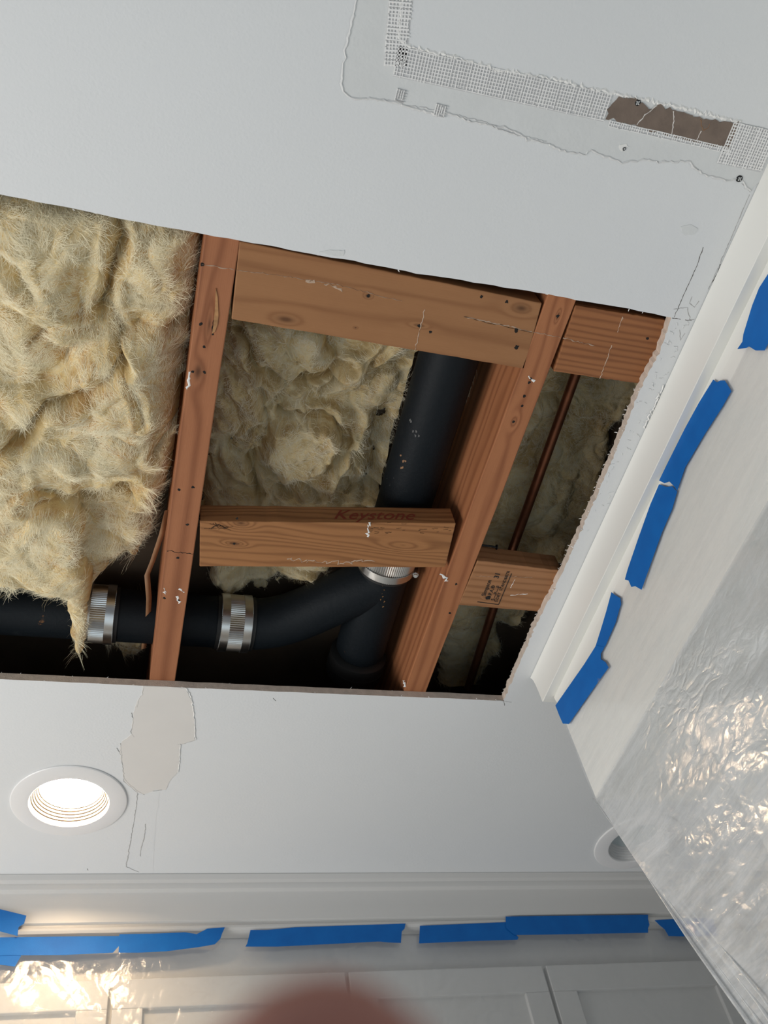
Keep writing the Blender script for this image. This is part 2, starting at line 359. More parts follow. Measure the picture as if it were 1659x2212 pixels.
net('mesh_tape', (858, 190), (878, 195), .012, 1, cell=.0026)
net('mesh_tape', (943, 222), (966, 228), .012, 1, cell=.0026)
plate('brown_paper', [(1336, 208), (1370, 213), (1388, 222), (1400, 236), (1420, 226), (1440, 232), (1462, 238), (1500, 250), (1520, 256), (1560, 262), (1591, 266), (1585, 290), (1572, 320), (1520, 310), (1400, 280), (1306, 254), (1312, 236), (1322, 222)], M['brown_paper'], ceil, .0019, step=.003, amp=.0009)
for L in ([(1455, 240), (1456, 262), (1451, 290)], [(1513, 258), (1516, 270), (1520, 282), (1530, 276), (1533, 268)], [(1515, 283), (1504, 305)], [(1420, 228), (1390, 252), (1376, 270)]):
    ribbon('paper_crease', line_px(L, -.0020, .002, .0004), .0012, M['kraft'] if len(L) == 5 else M['mud_cream'], ceil, up=-.0004)
def screw(px, py, r=.0038, z=-.001, ring_only=False):
    p = atz(px, py, z); mb = MB(); mb.tube([p + [0, 0, .001], p - [0, 0, .0005], p - [0, 0, .0009]], [r, r, r * .72], 20)
    o = mb.build('screw', M['black_metal'], ceil, True); c = MB()
    for a in (.6, .6 + PI / 2):
        d = np.array([math.cos(a), math.sin(a), 0]) * r * .62; n_ = np.array([-math.sin(a), math.cos(a), 0]) * r * .17; q = p - [0, 0, .0014]
        c.prism([q - d - n_, q - d + n_, q + d + n_, q + d - n_], (0, 0, .0006))
    c.build('drive_recess', M['mud'], o)
screw(1597, 386); screw(1377, 222, .0036, -.0012); screw(1348, 321, .0022, -.0005); screw(1348, 321, .0016, -.0011)
plate('compound_dab', [(1338, 312), (1352, 310), (1358, 318), (1350, 316), (1344, 328), (1338, 322)], M['fuzz'], ceil, .0012, step=.002, amp=.0004)
for P in ([(784, 176), (792, 170), (802, 176), (804, 186), (796, 192), (786, 188)], [(1470, 490), (1490, 484), (1506, 494), (1500, 506), (1476, 508)], [(690, 544), (712, 540), (745, 541), (742, 553), (716, 552)], [(752, 80), (772, 78), (770, 98), (756, 98)]):
    plate('compound_dab', P, M['mud'], ceil, .0006, step=.003, amp=.0005)
for L, mt in (([(1519, 534), (1505, 575), (1480, 630), (1456, 686)], 'crack'), ([(1452, 687), (1470, 690)], 'crack'), ([(1480, 691), (1495, 693)], 'crack'), ([(1619, 420), (1580, 512), (1553, 575), (1530, 625)], 'crack_soft'), ([(1556, 570), (1550, 590), (1538, 610)], 'crack'),
              ([(1597, 350), (1596, 372), (1594, 382)], 'crack_soft'), ([(1602, 396), (1621, 415)], 'crack_soft'), ([(1455, 668), (1485, 664), (1490, 690), (1500, 690)], 'crack_soft'), ([(1495, 640), (1490, 655), (1500, 664), (1510, 650)], 'crack_soft'),
              ([(1468, 712), (1470, 735), (1480, 720)], 'crack_soft'), ([(1088, 1512), (1090, 1524)], 'crack'), ([(1070, 1512), (1105, 1517)], 'crack_soft'), ([(590, 1508), (596, 1514)], 'crack'), ([(188, 1876), (190, 1880)], 'crack')):
    ribbon('crack', line_px(L, -.0001, .003, .0003), .0011, M[mt], ceil, up=-.00025)
# knife and paint scuffs on the ceiling strip between the opening and the crown
for k in range(46):
    y_ = .36 + .34 * random.random() ** 1.2; x_ = random.uniform(.632, .652); a = random.uniform(0, 2 * PI); L = random.uniform(.002, .008)
    ribbon('paint_scuff', jag([np.array([x_, y_, -.0002]), np.array([x_ + L * math.cos(a), y_ + L * math.sin(a), -.0002])], .0015, .0006), .0011, M['ridge'], ceil, up=-.0006, vary=.9)
ribbon('torn_edge', line_px([(1433, 832), (1425, 850), (1412, 880), (1400, 905), (1392, 925)], -.0006, .002, .0012), .002, M['fuzz'], ceil, up=-.0016, vary=.9)
# the buff patch beside the far downlight
patch = [(309, 1482), (306, 1500), (296, 1515), (288, 1540), (286, 1560), (285, 1586), (262, 1602), (258, 1620), (265, 1650), (267, 1685), (280, 1698), (296, 1710), (310, 1716), (336, 1706), (358, 1705), (372, 1680), (385, 1668), (389, 1608), (422, 1598), (420, 1560), (416, 1520), (402, 1486), (350, 1483)]
plate('joint_compound', patch, M['mud_cream'], ceil, .0006, step=.006, amp=.0006)
ribbon('compound_ridge', line_px([(402, 1486), (412, 1505), (418, 1530), (420, 1560), (423, 1598)], -.0005, .004, .0006), .0022, M['fuzz'], ceil, up=-.0008)
ribbon('compound_ridge', line_px([(390, 1608), (388, 1640), (385, 1668)], -.0005, .004, .0005), .0018, M['fuzz'], ceil, up=-.0008)
for L in ([(311, 1485), (308, 1500), (299, 1512), (296, 1528)], [(284, 1540), (288, 1560), (282, 1580), (290, 1592)], [(252, 1616), (262, 1632), (266, 1660), (267, 1688), (282, 1700), (297, 1712)], [(260, 1606), (264, 1650), (269, 1684), (296, 1708), (312, 1717)], [(330, 1709), (350, 1707)], [(423, 1598), (400, 1606), (384, 1608)],
          [(297, 1714), (294, 1745), (288, 1780), (283, 1810), (276, 1850), (272, 1872), (300, 1884)], [(314, 1780), (312, 1810), (304, 1832), (303, 1850)]):
    ribbon('crack', line_px(L, -.0006, .004, .0005), .0010, M['crack_soft'], ceil, up=-.0002)
plate('joint_compound', [(297, 1716), (345, 1712), (336, 1780), (330, 1886), (274, 1884), (284, 1810)], M['ceiling'], ceil, .0002, step=.01, amp=.0004)

# ================================================================== LUMBER
def board(name, label, corners, z0, z1, mat_args, along='x', group=None, cat='wooden board', end_rough=.0):
    """corners: four (x, y) of the underside in order; grain along x or y"""
    c = np.array(corners, float); 
    NS = 24
    # subdivide along the grain so the arrises can wander a little
    if along == 'x': a0, a1, b0, b1 = c[0], c[1], c[3], c[2]     # c: near-left, near-right, far-right, far-left
    else: a0, a1, b0, b1 = c[0], c[3], c[1], c[2]                 # left edge near->far, right edge near->far
    V = []; 
    for i in range(NS + 1):
        t = i / NS; p = a0 + (a1 - a0) * t; q = b0 + (b1 - b0) * t
        j = rng.normal(0, .00022, 4)
        if along == 'x': p = p + [0, j[0]]; q = q + [0, j[1]]
        else: p = p + [j[0], 0]; q = q + [j[1], 0]
        V += [(p[0], p[1], z0), (q[0], q[1], z0), (q[0], q[1], z1), (p[0], p[1], z1)]
    Fc = []; 
    for i in range(NS):
        a = i * 4; b = a + 4
        for k in range(4): Fc.append((a + k, a + (k + 1) % 4, b + (k + 1) % 4, b + k))
    Fc += [(3, 2, 1, 0), (NS * 4, NS * 4 + 1, NS * 4 + 2, NS * 4 + 3)]
    uv = []
    for fi, f in enumerate(Fc):
        for vi in f:
            x, y, z = V[vi]; u = x if along == 'x' else y; v = y if along == 'x' else x
            if fi < NS * 4:
                k = fi % 4
                uv.append((u, v) if k in (0, 2) else (u, 3.3 * k + z))
            else: uv.append((z * .1, v))
    o = mk(name, V, Fc, m_wood(label[:40], *mat_args[:2], **mat_args[2]), uv=uv)
    bm = bmesh.new(); bm.from_mesh(o.data); bmesh.ops.recalc_face_normals(bm, faces=bm.faces[:]); bm.to_mesh(o.data); bm.free()
    bevel(o, .0014, 2); tag(o, label, cat, group); return o
TOPZ = .1965
def K(px, py, su, sv, d, along='x', z=DW):
    p = atz(px, py, z); return ((p[0], p[1]) if along == 'x' else (p[1], p[0])) + (su, sv, d)
red_p, red_d = (0.40, 0.165, 0.078, 1), (0.20, 0.070, 0.032, 1)
tan_p, tan_d = (0.36, 0.175, 0.078, 1), (0.24, 0.105, 0.044, 1)
j1 = board('floor_joist', 'reddish floor joist with splintered gouge, beside the large yellow insulation', [(.0365, .2), (.0755, .2), (.0775, 1.5), (.0385, 1.5)], DW, TOPZ,
           (red_p, red_d, dict(freq=260, along=1.1, warp=.006, knots=[K(428, 803, .022, .010, .8, 'y'), K(452, 700, .03, .005, .5, 'y')])), 'y')
j2 = board('floor_joist', 'orange floor joist crossing between the black pipe and the thin copper pipe', [(.4575, .2), (.4965, .2), (.4878, 1.5), (.4490, 1.5)], DW, TOPZ,
           ((0.42, 0.172, 0.076, 1), (0.22, 0.075, 0.032, 1), dict(freq=300, along=1.6, warp=.012, knots=[K(1205, 683, .010, .003, .8, 'y'), K(1110, 911, .012, .006, .3, 'y')])), 'y')
def corners_px(pts, z=DW): return [tuple(atz(*p, z)[:2]) for p in pts]
b1 = board('blocking_board', 'long flat tan blocking board with a big round knot, nearest the ceiling edge', corners_px([(517, 521), (1171, 655), (1133, 797), (500, 690)]), DW, .051,
           (tan_p, tan_d, dict(freq=170, along=1.0, warp=.02, knots=[K(1126, 666, .017, .009, .75), K(617, 690, .020, .008, .7), K(795, 639, .006, .004, .9), K(768, 708, .003, .002, .7), K(905, 703, .010, .003, .6)])), 'x')
b2 = board('blocking_board', 'flat blocking board marked in faint red crayon, between the two joists', corners_px([(432, 1126), (985, 1131), (962, 1226), (431, 1224)]), DW, .051,
           ((0.38, 0.175, 0.070, 1), (0.19, 0.078, 0.030, 1), dict(freq=560, along=1.6, warp=.012, bump=.5, knots=[K(506, 1174, .013, .004, .9), K(520, 1130, .016, .008, .6), K(870, 1178, .030, .0085, .0)])), 'x')
b3 = board('blocking_board', 'short dark-grained blocking board against the sawn drywall corner', corners_px([(1243, 660), (1442, 692), (1392, 831), (1196, 803)]), DW, .051,
           ((0.35, 0.145, 0.058, 1), (0.17, 0.062, 0.025, 1), dict(freq=760, along=1.2, warp=.006)), 'x')
b4 = board('blocking_board', 'short blocking board carrying the black lumber grade stamp', [tuple(atz(1032, 1211, DW)[:2]), (.637, .787), (.637, .874), tuple(atz(990, 1307, DW)[:2])], DW, .051,
           ((0.38, 0.185, 0.085, 1), (0.22, 0.095, 0.038, 1), dict(freq=430, along=1.3, warp=.010, knots=[K(1050, 1290, .004, .003, .9)])), 'x')
def nail_hole(bd, px, py, r=.0022, z=DW):
    p = atz(px, py, z); mb = MB(); n = 9; V = [p - [0, 0, .00035]]
    for k in range(n):
        a = 2 * PI * k / n; q = r * random.uniform(.6, 1.25); V.append(p + [q * math.cos(a), q * math.sin(a), -.0001])
    mb.add(V, [(0, 1 + (k + 1) % n, 1 + k) for k in range(n)]); mb.build('nail_hole', M['hole'], bd)
for bd, L in ((j1, [(434, 700), (441, 749), (416, 803), (442, 804), (387, 1058), (417, 1052), (405, 1133), (384, 1205), (355, 1292), (386, 1297), (437, 572)]),
              (j2, [(1147, 818), (1132, 856), (1128, 877), (1109, 911), (1205, 683), (962, 1249), (972, 1324), (985, 1262), (1143, 826)]),
              (b1, [(1040, 641), (1115, 713), (1116, 750), (905, 704), (795, 639), (1095, 652), (930, 717)]), (b2, [(506, 1174), (512, 1120)]), (b3, [(1398, 731)]), (b4, [(1055, 1291)])):
    for p in L: nail_hole(bd, *p, r=.0034 if p in ((1115, 713), (1116, 750), (460, 715)) else (.0052 if p == (1055, 1291) else .0023))
def streak(bd, name, L, mat, wd=.0008, amp=.0006, z=DW - .0003, step=.003, up=-.0003):
    ribbon(name, line_px(L, z, step, amp), wd * .65, M[mat], bd, up=up, vary=.95)
streak(b1, 'saw_score', [(509, 583), (600, 595), (735, 616)], 'chalk'); streak(b1, 'saw_score', [(735, 616), (826, 641), (868, 651)], 'chalk', .0007); streak(b1, 'saw_score', [(1002, 684), (1060, 697), (1149, 717)], 'chalk', .0014)
streak(b1, 'saw_score', [(918, 669), (908, 710), (895, 759)], 'chalk', .0014); streak(b1, 'saw_score', [(1002, 684), (1060, 698), (1149, 718)], 'hole', .0005, up=-.0006)
streak(b1, 'sawdust_smear', [(660, 607), (680, 608)], 'chalk', .004, .0015); streak(b1, 'sawdust_smear', [(700, 614), (730, 620), (739, 630)], 'chalk', .003, .001)
streak(j1, 'saw_score', [(436, 571), (470, 577), (505, 583)], 'chalk', .0013); streak(j1, 'saw_score', [(361, 1191), (390, 1194), (419, 1197)], 'hole', .0012); streak(j1, 'plaster_smear', [(409, 803), (406, 830), (404, 842)], 'fuzz', .003, .0012)
streak(j1, 'plaster_smear', [(354, 1270), (358, 1284)], 'fuzz', .003, .0015); streak(j1, 'plaster_smear', [(386, 1272), (398, 1280)], 'fuzz', .004, .0015); streak(j1, 'plaster_smear', [(382, 1288), (386, 1304)], 'fuzz', .004, .0015)
streak(j2, 'saw_score', [(1152, 718), (1210, 729)], 'chalk', .0010); streak(b3, 'saw_score', [(1216, 730), (1284, 747)], 'chalk', .0013); streak(b3, 'saw_score', [(1345, 684), (1334, 718)], 'chalk', .0022); streak(b3, 'saw_score', [(1322, 745), (1308, 785), (1296, 818)], 'chalk', .0015)
streak(j2, 'plaster_smear', [(950, 1240), (968, 1255)], 'fuzz', .005, .002); streak(j2, 'plaster_smear', [(872, 1470), (874, 1484)], 'fuzz', .004, .0015); streak(j2, 'plaster_smear', [(1142, 812), (1155, 824)], 'fuzz', .004, .001)
streak(b2, 'plaster_smear', [(798, 1128), (794, 1160)], 'fuzz', .0035, .0015); streak(b2, 'plaster_smear', [(620, 1208), (730, 1216), (810, 1212)], 'chalk', .0022, .0022)
streak(b4, 'plaster_smear', [(1102, 1286), (1140, 1283)], 'fuzz', .0014, .001); streak(b4, 'plaster_smear', [(1103, 1270), (1113, 1252)], 'fuzz', .0012, .0008); streak(b4, 'saw_score', [(1026, 1244), (1060, 1246), (1150, 1247)], 'chalk', .0008)
for k in range(14): streak(b2, 'grain_tear', [(440 + 45 * random.random(), 1128 + 16 * random.random()), (455 + 50 * random.random(), 1130 + 16 * random.random())], 'hole', .0006, .0003)
for k in range(26):
    a = (790 + 180 * random.random(), 1129 + 24 * random.random()); streak(b2, 'grain_tear', [a, (a[0] + random.uniform(4, 11), a[1] + random.uniform(-2, 2))], 'hole', .0006, .0003)
# the torn splinter on the left joist
g = [(466, 622), (470, 640), (472, 680), (470, 700), (464, 716), (458, 720), (461, 702), (464, 670)]
mb = MB(); mb.prism([atz(*p, DW) + [0, 0, -.0012] for p in g], (0, 0, .0012)); mb.build('splinter', M['bright_wood'], j1)
streak(j1, 'gouge', [(461, 692), (458, 712), (460, 724)], 'hole', .0045, .0006)
# grade stamp on the short board, red crayon word on the long one
def text(name, body, size, mat, parent, xdir, ydir, org, bold=0.0, shear=0.0):
    cu = bpy.data.curves.new(name, 'FONT'); cu.body = body; cu.size = size; cu.extrude = .00012; cu.offset = bold; cu.shear = shear; cu.resolution_u = 3
    o = bpy.data.objects.new(name, cu); C.objects.link(o); dg = bpy.context.evaluated_depsgraph_get(); me = bpy.data.meshes.new_from_object(o.evaluated_get(dg)); bpy.data.objects.remove(o)
    x = np.array(xdir, float); x /= np.linalg.norm(x); y = np.array(ydir, float); y /= np.linalg.norm(y); z = np.cross(x, y)
    V = [np.array(org) + x * v.co.x + y * v.co.y + z * v.co.z for v in me.vertices]; Fc = [list(p.vertices) for p in me.polygons]
    return mk(name, V, Fc, mat, parent)
zs = DW - .0004
def T(px, py): return atz(px, py, zs)
tx = T(1105, 1239) - T(1077, 1306); ty = T(1031, 1300) - T(1077, 1306)
# seen from below the text reads towards the upper right
text('grade_stamp', 'Simpson', .0098, M['ink'], b4, tx, ty, T(1048, 1288), .00012)
text('grade_stamp', 'S.P.A.®', .0085, M['ink'], b4, tx, ty, T(1059, 1292), .0001)
text('grade_stamp', 'S—P—F', .0090, M['ink'], b4, tx, ty, T(1068, 1298), .0001)
text('grade_stamp', '31', .0115, M['ink'], b4, tx, ty, T(1076, 1250), .0003)
text('grade_stamp', 'S-DRY  STAND&BTR', .0072, M['ink'], b4, tx, ty, T(1074, 1301), .00005)
fr = MB()
for a, b in (((1031, 1300), (1077, 1306)), ((1077, 1306), (1105, 1239))):
    p, q = T(*a), T(*b); e = q - p; e /= np.linalg.norm(e); n_ = np.array([-e[1], e[0], 0]) * .0006; fr.prism([p - n_, p + n_, q + n_, q - n_], (0, 0, -.0002))
fr.build('stamp_frame', M['ink'], b4)
yb2 = (atz(432, 1126, DW)[1] + 0) ; yb2r = atz(985, 1131, DW)[1]
xa, xb = atz(432, 1126, DW)[0], atz(985, 1131, DW)[0]
ed = np.array([xb - xa, yb2r - yb2, 0]); ed /= np.linalg.norm(ed); 
xs = .262; p0 = np.array([xs, yb2 + (yb2r - yb2) * (xs - xa) / (xb - xa), .0205]); nrm = np.array([ed[1], -ed[0], 0])
text('crayon_mark', 'Keystone', .031, M['crayon'], b2, ed, (0, 0, 1), p0 + nrm * .0006, .0001, .5)
# bent nail in the right joist
pn = atz(1072, 1182, .045)
nl = MB().tube([pn + [-.05, .0, .003], pn + [-.01, 0, .001], pn], .0016, 8).tube([pn, pn + [.0012, 0, 0]], .0042, 12)
o = nl.build('nail', M['black_metal']); autosmooth(o); tag(o, 'dark nail sticking out of the orange joist by the stamped board', 'nail')

# ================================================================== PIPES
def ptube(name, pts, r, mat, parent=None, n=40): return autosmooth(MB().tube(pts, r, n).build(name, mat, parent), 40)
PZ, PR = .112, .0425
iron1 = empty('drain_pipe', (.390, .55, PZ), 'thick black cast iron pipe running under the long board with the round knot', 'pipe')
ptube('pipe_body', [(.3905, .15, PZ), (.3905, .5, PZ), (.3905, .858, PZ)], PR, M['iron'], iron1)
mark = MB()
def oncyl(px, py, cx=.3905, off=.0004):      # point on the pipe's lower skin under a pixel
    d = ray(px, py); o_ = np.array([0, 0, -CAMZ]); A = d[0] ** 2 + d[2] ** 2; B = 2 * (d[0] * (0 - cx) + d[2] * (-CAMZ - PZ)); Cc = cx ** 2 + (CAMZ + PZ) ** 2 - (PR + off) ** 2
    t = (-B - math.sqrt(B * B - 4 * A * Cc)) / (2 * A); return o_ + d * t
for L, wd, mt in (([(868, 985), (872, 1000), (868, 1012)], 5, M['bright_wood']), ([(835, 1032), (842, 1044), (850, 1036)], 1.2, M['steel']), ([(884, 912), (896, 935), (900, 945)], 5, M['wall'])):
    for q in range(7):
        a = [(x + random.uniform(-wd, wd), y + random.uniform(-5, 5)) for x, y in (random.choice(L),)][0]
        P = [oncyl(a[0] + dx * random.uniform(.4, 1) * .45 * wd, a[1] + dy * random.uniform(.4, 1) * .7 * wd) for dx, dy in ((-1, -1), (1, -1), (1.2, .3), (0, 1), (-1, .6))]
        c_ = MB().add(P, [(0, 1, 2, 3, 4)]); c_.build('chipped_spot', (M['kraft'] if mt is M['bright_wood'] else M['scuff']), iron1)
    if len(L) and wd < 2: pass
def coupling(name, c, axis, label, w_=.050, r=.0445, gasket=True, screw_dir=(0, 0, -1), swing=0.0):
    """no-hub coupling: rubber gasket, ribbed steel shield, two smooth bands with worm screws"""
    e = empty(name, c, label, 'pipe clamp'); c = np.array(c, float); ax = np.array(axis, float); a = np.cross(ax, [0, 0, 1.]); a /= np.linalg.norm(a); b = np.cross(ax, a)
    def sleeve(nm, w0, w1, r0, mat, n=64, rib=0.0, th=.0012):
        V = []; N = n * (2 if rib else 1)
        for s_ in (w0, w1):
            for k in range(N):
                t = 2 * PI * k / N; rr = r0 + (rib if (rib and k % 2) else 0)
                V.append(c + ax * s_ + rr * (a * math.cos(t) + b * math.sin(t)))
            for k in range(N): t = 2 * PI * k / N; V.append(c + ax * s_ + (r0 - th) * (a * math.cos(t) + b * math.sin(t)))
        Fc = []
        for k in range(N):
            k2 = (k + 1) % N; Fc += [(k, k2, 2 * N + k2, 2 * N + k), (N + k, 3 * N + k, 3 * N + k2, N + k2), (k, N + k, N + k2, k2), (2 * N + k, 2 * N + k2, 3 * N + k2, 3 * N + k)]
        o = mk(nm, V, Fc, mat, e, smooth=not rib); return autosmooth(o, 50) if not rib else o
    if gasket: sleeve('gasket', -w_ / 2 - .006, w_ / 2 + .006, r, M['rubber'])
    sleeve('ribbed_shield', -w_ / 2, w_ / 2, r + .0012, M['steel'], 84, .0011)
    sd = np.array(screw_dir, float); sd /= np.linalg.norm(sd)
    for s_ in (-1, 1):
        bnd = sleeve('band', s_ * w_ * .36 - .0065, s_ * w_ * .36 + .0065, r + .0036, M['steel'])
        tdir = np.cross(ax, sd); q = c + ax * s_ * w_ * .36 + sd * (r + .007)
        h = MB().tube([q - tdir * .009, q + tdir * .009], .0045, 12).tube([q + tdir * .009, q + tdir * .013], .0036, 6); autosmooth(h.build('worm_screw', M['steel'], e))
    return e
coupling('pipe_coupling', (.3905, .858, PZ), (0, 1, 0), 'shiny ribbed steel clamp just past the red crayon board, above the wye', screw_dir=(.96, 0, -.35), w_=.058)
wye = empty('wye_fitting', (.36, 1.0, PZ), 'black cast iron wye fitting with rust flecks behind the middle board', 'pipe fitting')
ptube('barrel', [(.3905, .859, PZ), (.3905, 1.0, PZ), (.3905, 1.06, PZ), (.3905, 1.075, PZ), (.3905, 1.082, PZ)], [PR, PR, PR * 1.02, PR * 1.0, PR * .9], M['iron'], wye)
bp = []
for t in np.linspace(0, 1, 14):
    P = [np.array([.392, .915, PZ]), np.array([.300, .975, PZ]), np.array([.262, 1.035, PZ]), np.array([.185, 1.035, PZ])]
    bp.append((1 - t) ** 3 * P[0] + 3 * (1 - t) ** 2 * t * P[1] + 3 * (1 - t) * t * t * P[2] + t ** 3 * P[3])
ptube('branch', bp, PR, M['iron'], wye)
rust = simple('rust_flakes', (0.34, 0.17, 0.06, 1), .8, var=.5, vscale=200)
for (px, py) in [(826, 1265), (830, 1275), (827, 1290), (831, 1300), (825, 1283), (822, 1296), (684, 1345), (690, 1340), (664, 1354), (676, 1350), (725, 1322), (720, 1330), (828, 1310)]:
    p = oncyl(px, py) if px > 790 else atz(px, py, .072); s_ = random.uniform(.0012, .0028)
    V = [p + np.array([random.uniform(-1, 1), random.uniform(-1.4, 1.4), random.uniform(-.2, .2)]) * s_ for _ in range(5)]
    bmq = bmesh.new(); [bmq.verts.new(tuple(v)) for v in V]; bmesh.ops.convex_hull(bmq, input=bmq.verts[:]); mk_bm('rust_fleck', bmq, rust, wye)
coupling('pipe_coupling', (.166, 1.035, PZ), (1, 0, 0), 'ribbed steel clamp on the left branch of the wye, right of the reddish joist', screw_dir=(0, .9, .43))
cap = empty('hub_socket', (.3905, 1.13, PZ), 'dull black round socket below the wye near the far opening edge', 'pipe fitting')
ptube('socket_body', [(.3905, 1.083, PZ), (.3905, 1.086, PZ), (.3905, 1.13, PZ)], [PR * 1.0, PR * 1.17, PR * 1.17], M['rubber'], cap)
ptube('socket_lip', [(.3905, 1.108, PZ), (.3905, 1.112, PZ)], PR * 1.2, M['rubber'], cap)
lp = empty('drain_pipe', (-.2, 1.035, PZ), 'black horizontal pipe deep behind the hanging insulation tuft', 'pipe')
ptube('pipe_body', [(.138, 1.035, PZ), (-.2, 1.035, PZ), (-.6, 1.035, PZ)], PR, M['iron'], lp)
coupling('pipe_coupling', (-.050, 1.035, PZ), (1, 0, 0), 'ribbed steel clamp half hidden by the hanging insulation tuft', screw_dir=(0, .9, .43))
cop = MB().tube([(.582, .30, .132), (.5955, .512, .132), (.606, .845, .132), (.628, 1.18, .132)], .0077, 20).build('copper_pipe', M['copper']); autosmooth(cop); tag(cop, 'brown copper pipe with a bright streak in the narrow right bay', 'pipe')
cop2 = MB().tube([(.516, .30, .085), (.512, .85, .085), (.505, 1.25, .085)], .0080, 16).build('copper_pipe', M['copper']); autosmooth(cop2); tag(cop2, 'dark pipe hugging the right side of the orange joist, half hidden', 'pipe')
# holes bored in the left joist for the branch pipe
def bore(o, c, ax, r):
    cut = MB().tube([np.array(c) - np.array(ax) * .06, np.array(c) + np.array(ax) * .06], r, 40).build('cutter', M['hole'])
    md = o.modifiers.new('bore', 'BOOLEAN'); md.object = cut; md.operation = 'DIFFERENCE'; md.solver = 'EXACT'
    bpy.context.view_layer.update(); dg = bpy.context.evaluated_depsgraph_get(); me = bpy.data.meshes.new_from_object(o.evaluated_get(dg), preserve_all_data_layers=True, depsgraph=dg)
    o.modifiers.clear(); o.data = me; bpy.data.objects.remove(cut)
bore(j1, (.057, 1.035, PZ), (1, 0, 0), PR + .003)

# ================================================================== GLASS WOOL
def vnoise(X, Y, seed):
    r2 = np.random.default_rng(seed); G = r2.random((64, 64)); xi = np.floor(X).astype(int); yi = np.floor(Y).astype(int); fx = X - xi; fy = Y - yi
    fx = fx * fx * fx * (fx * (fx * 6 - 15) + 10); fy = fy * fy * fy * (fy * (fy * 6 - 15) + 10); g_ = lambda a, b: G[a % 64, b % 64]
    return (g_(xi, yi) * (1 - fx) + g_(xi + 1, yi) * fx) * (1 - fy) + (g_(xi, yi + 1) * (1 - fx) + g_(xi + 1, yi + 1) * fx) * fy
def fbm(X, Y, seed, oct=4): return sum(vnoise(X * 2 ** i + 13.7 * i, Y * 2 ** i + 7.1 * i, seed + i) * .5 ** i for i in range(oct)) / sum(.5 ** i for i in range(oct))
def billow(X, Y, seed, sc):
    """soft folds: warped ridged noise, about 0..1, creases low"""
    wx = fbm(X * sc * .8, Y * sc * .8, seed + 50, 3) - .5; wy = fbm(X * sc * .8 + 9, Y * sc * .8 + 4, seed + 60, 3) - .5
    x2 = X * sc + 1.9 * wx; y2 = Y * sc + 1.9 * wy
    a = 1 - np.abs(2 * vnoise(x2, y2, seed) - 1) ** .8; b = np.abs(2 * vnoise(x2 * 2.1 + 3, y2 * 2.1, seed + 3) - 1); c = np.abs(2 * vnoise(x2 * 4.3, y2 * 4.3, seed + 5) - 1)
    return (1 - a) * .62 + b * .26 + c * .12
def sdist(X, Y, P):
    """distance inside polygon P (positive inside)"""
    P = np.asarray(P, float)[:, :2]; d = np.full(X.shape, 1e9); ins = np.zeros(X.shape, bool); n = len(P)
    for i in range(n):
        a = P[i]; b = P[(i + 1) % n]; e = b - a; t = np.clip(((X - a[0]) * e[0] + (Y - a[1]) * e[1]) / (e @ e), 0, 1)
        d = np.minimum(d, np.hypot(X - a[0] - t * e[0], Y - a[1] - t * e[1]))
        c = ((a[1] > Y) != (b[1] > Y)) & (X < (b[0] - a[0]) * (Y - a[1]) / (b[1] - a[1] + 1e-12) + a[0]); ins ^= c
    return np.where(ins, d, -d)
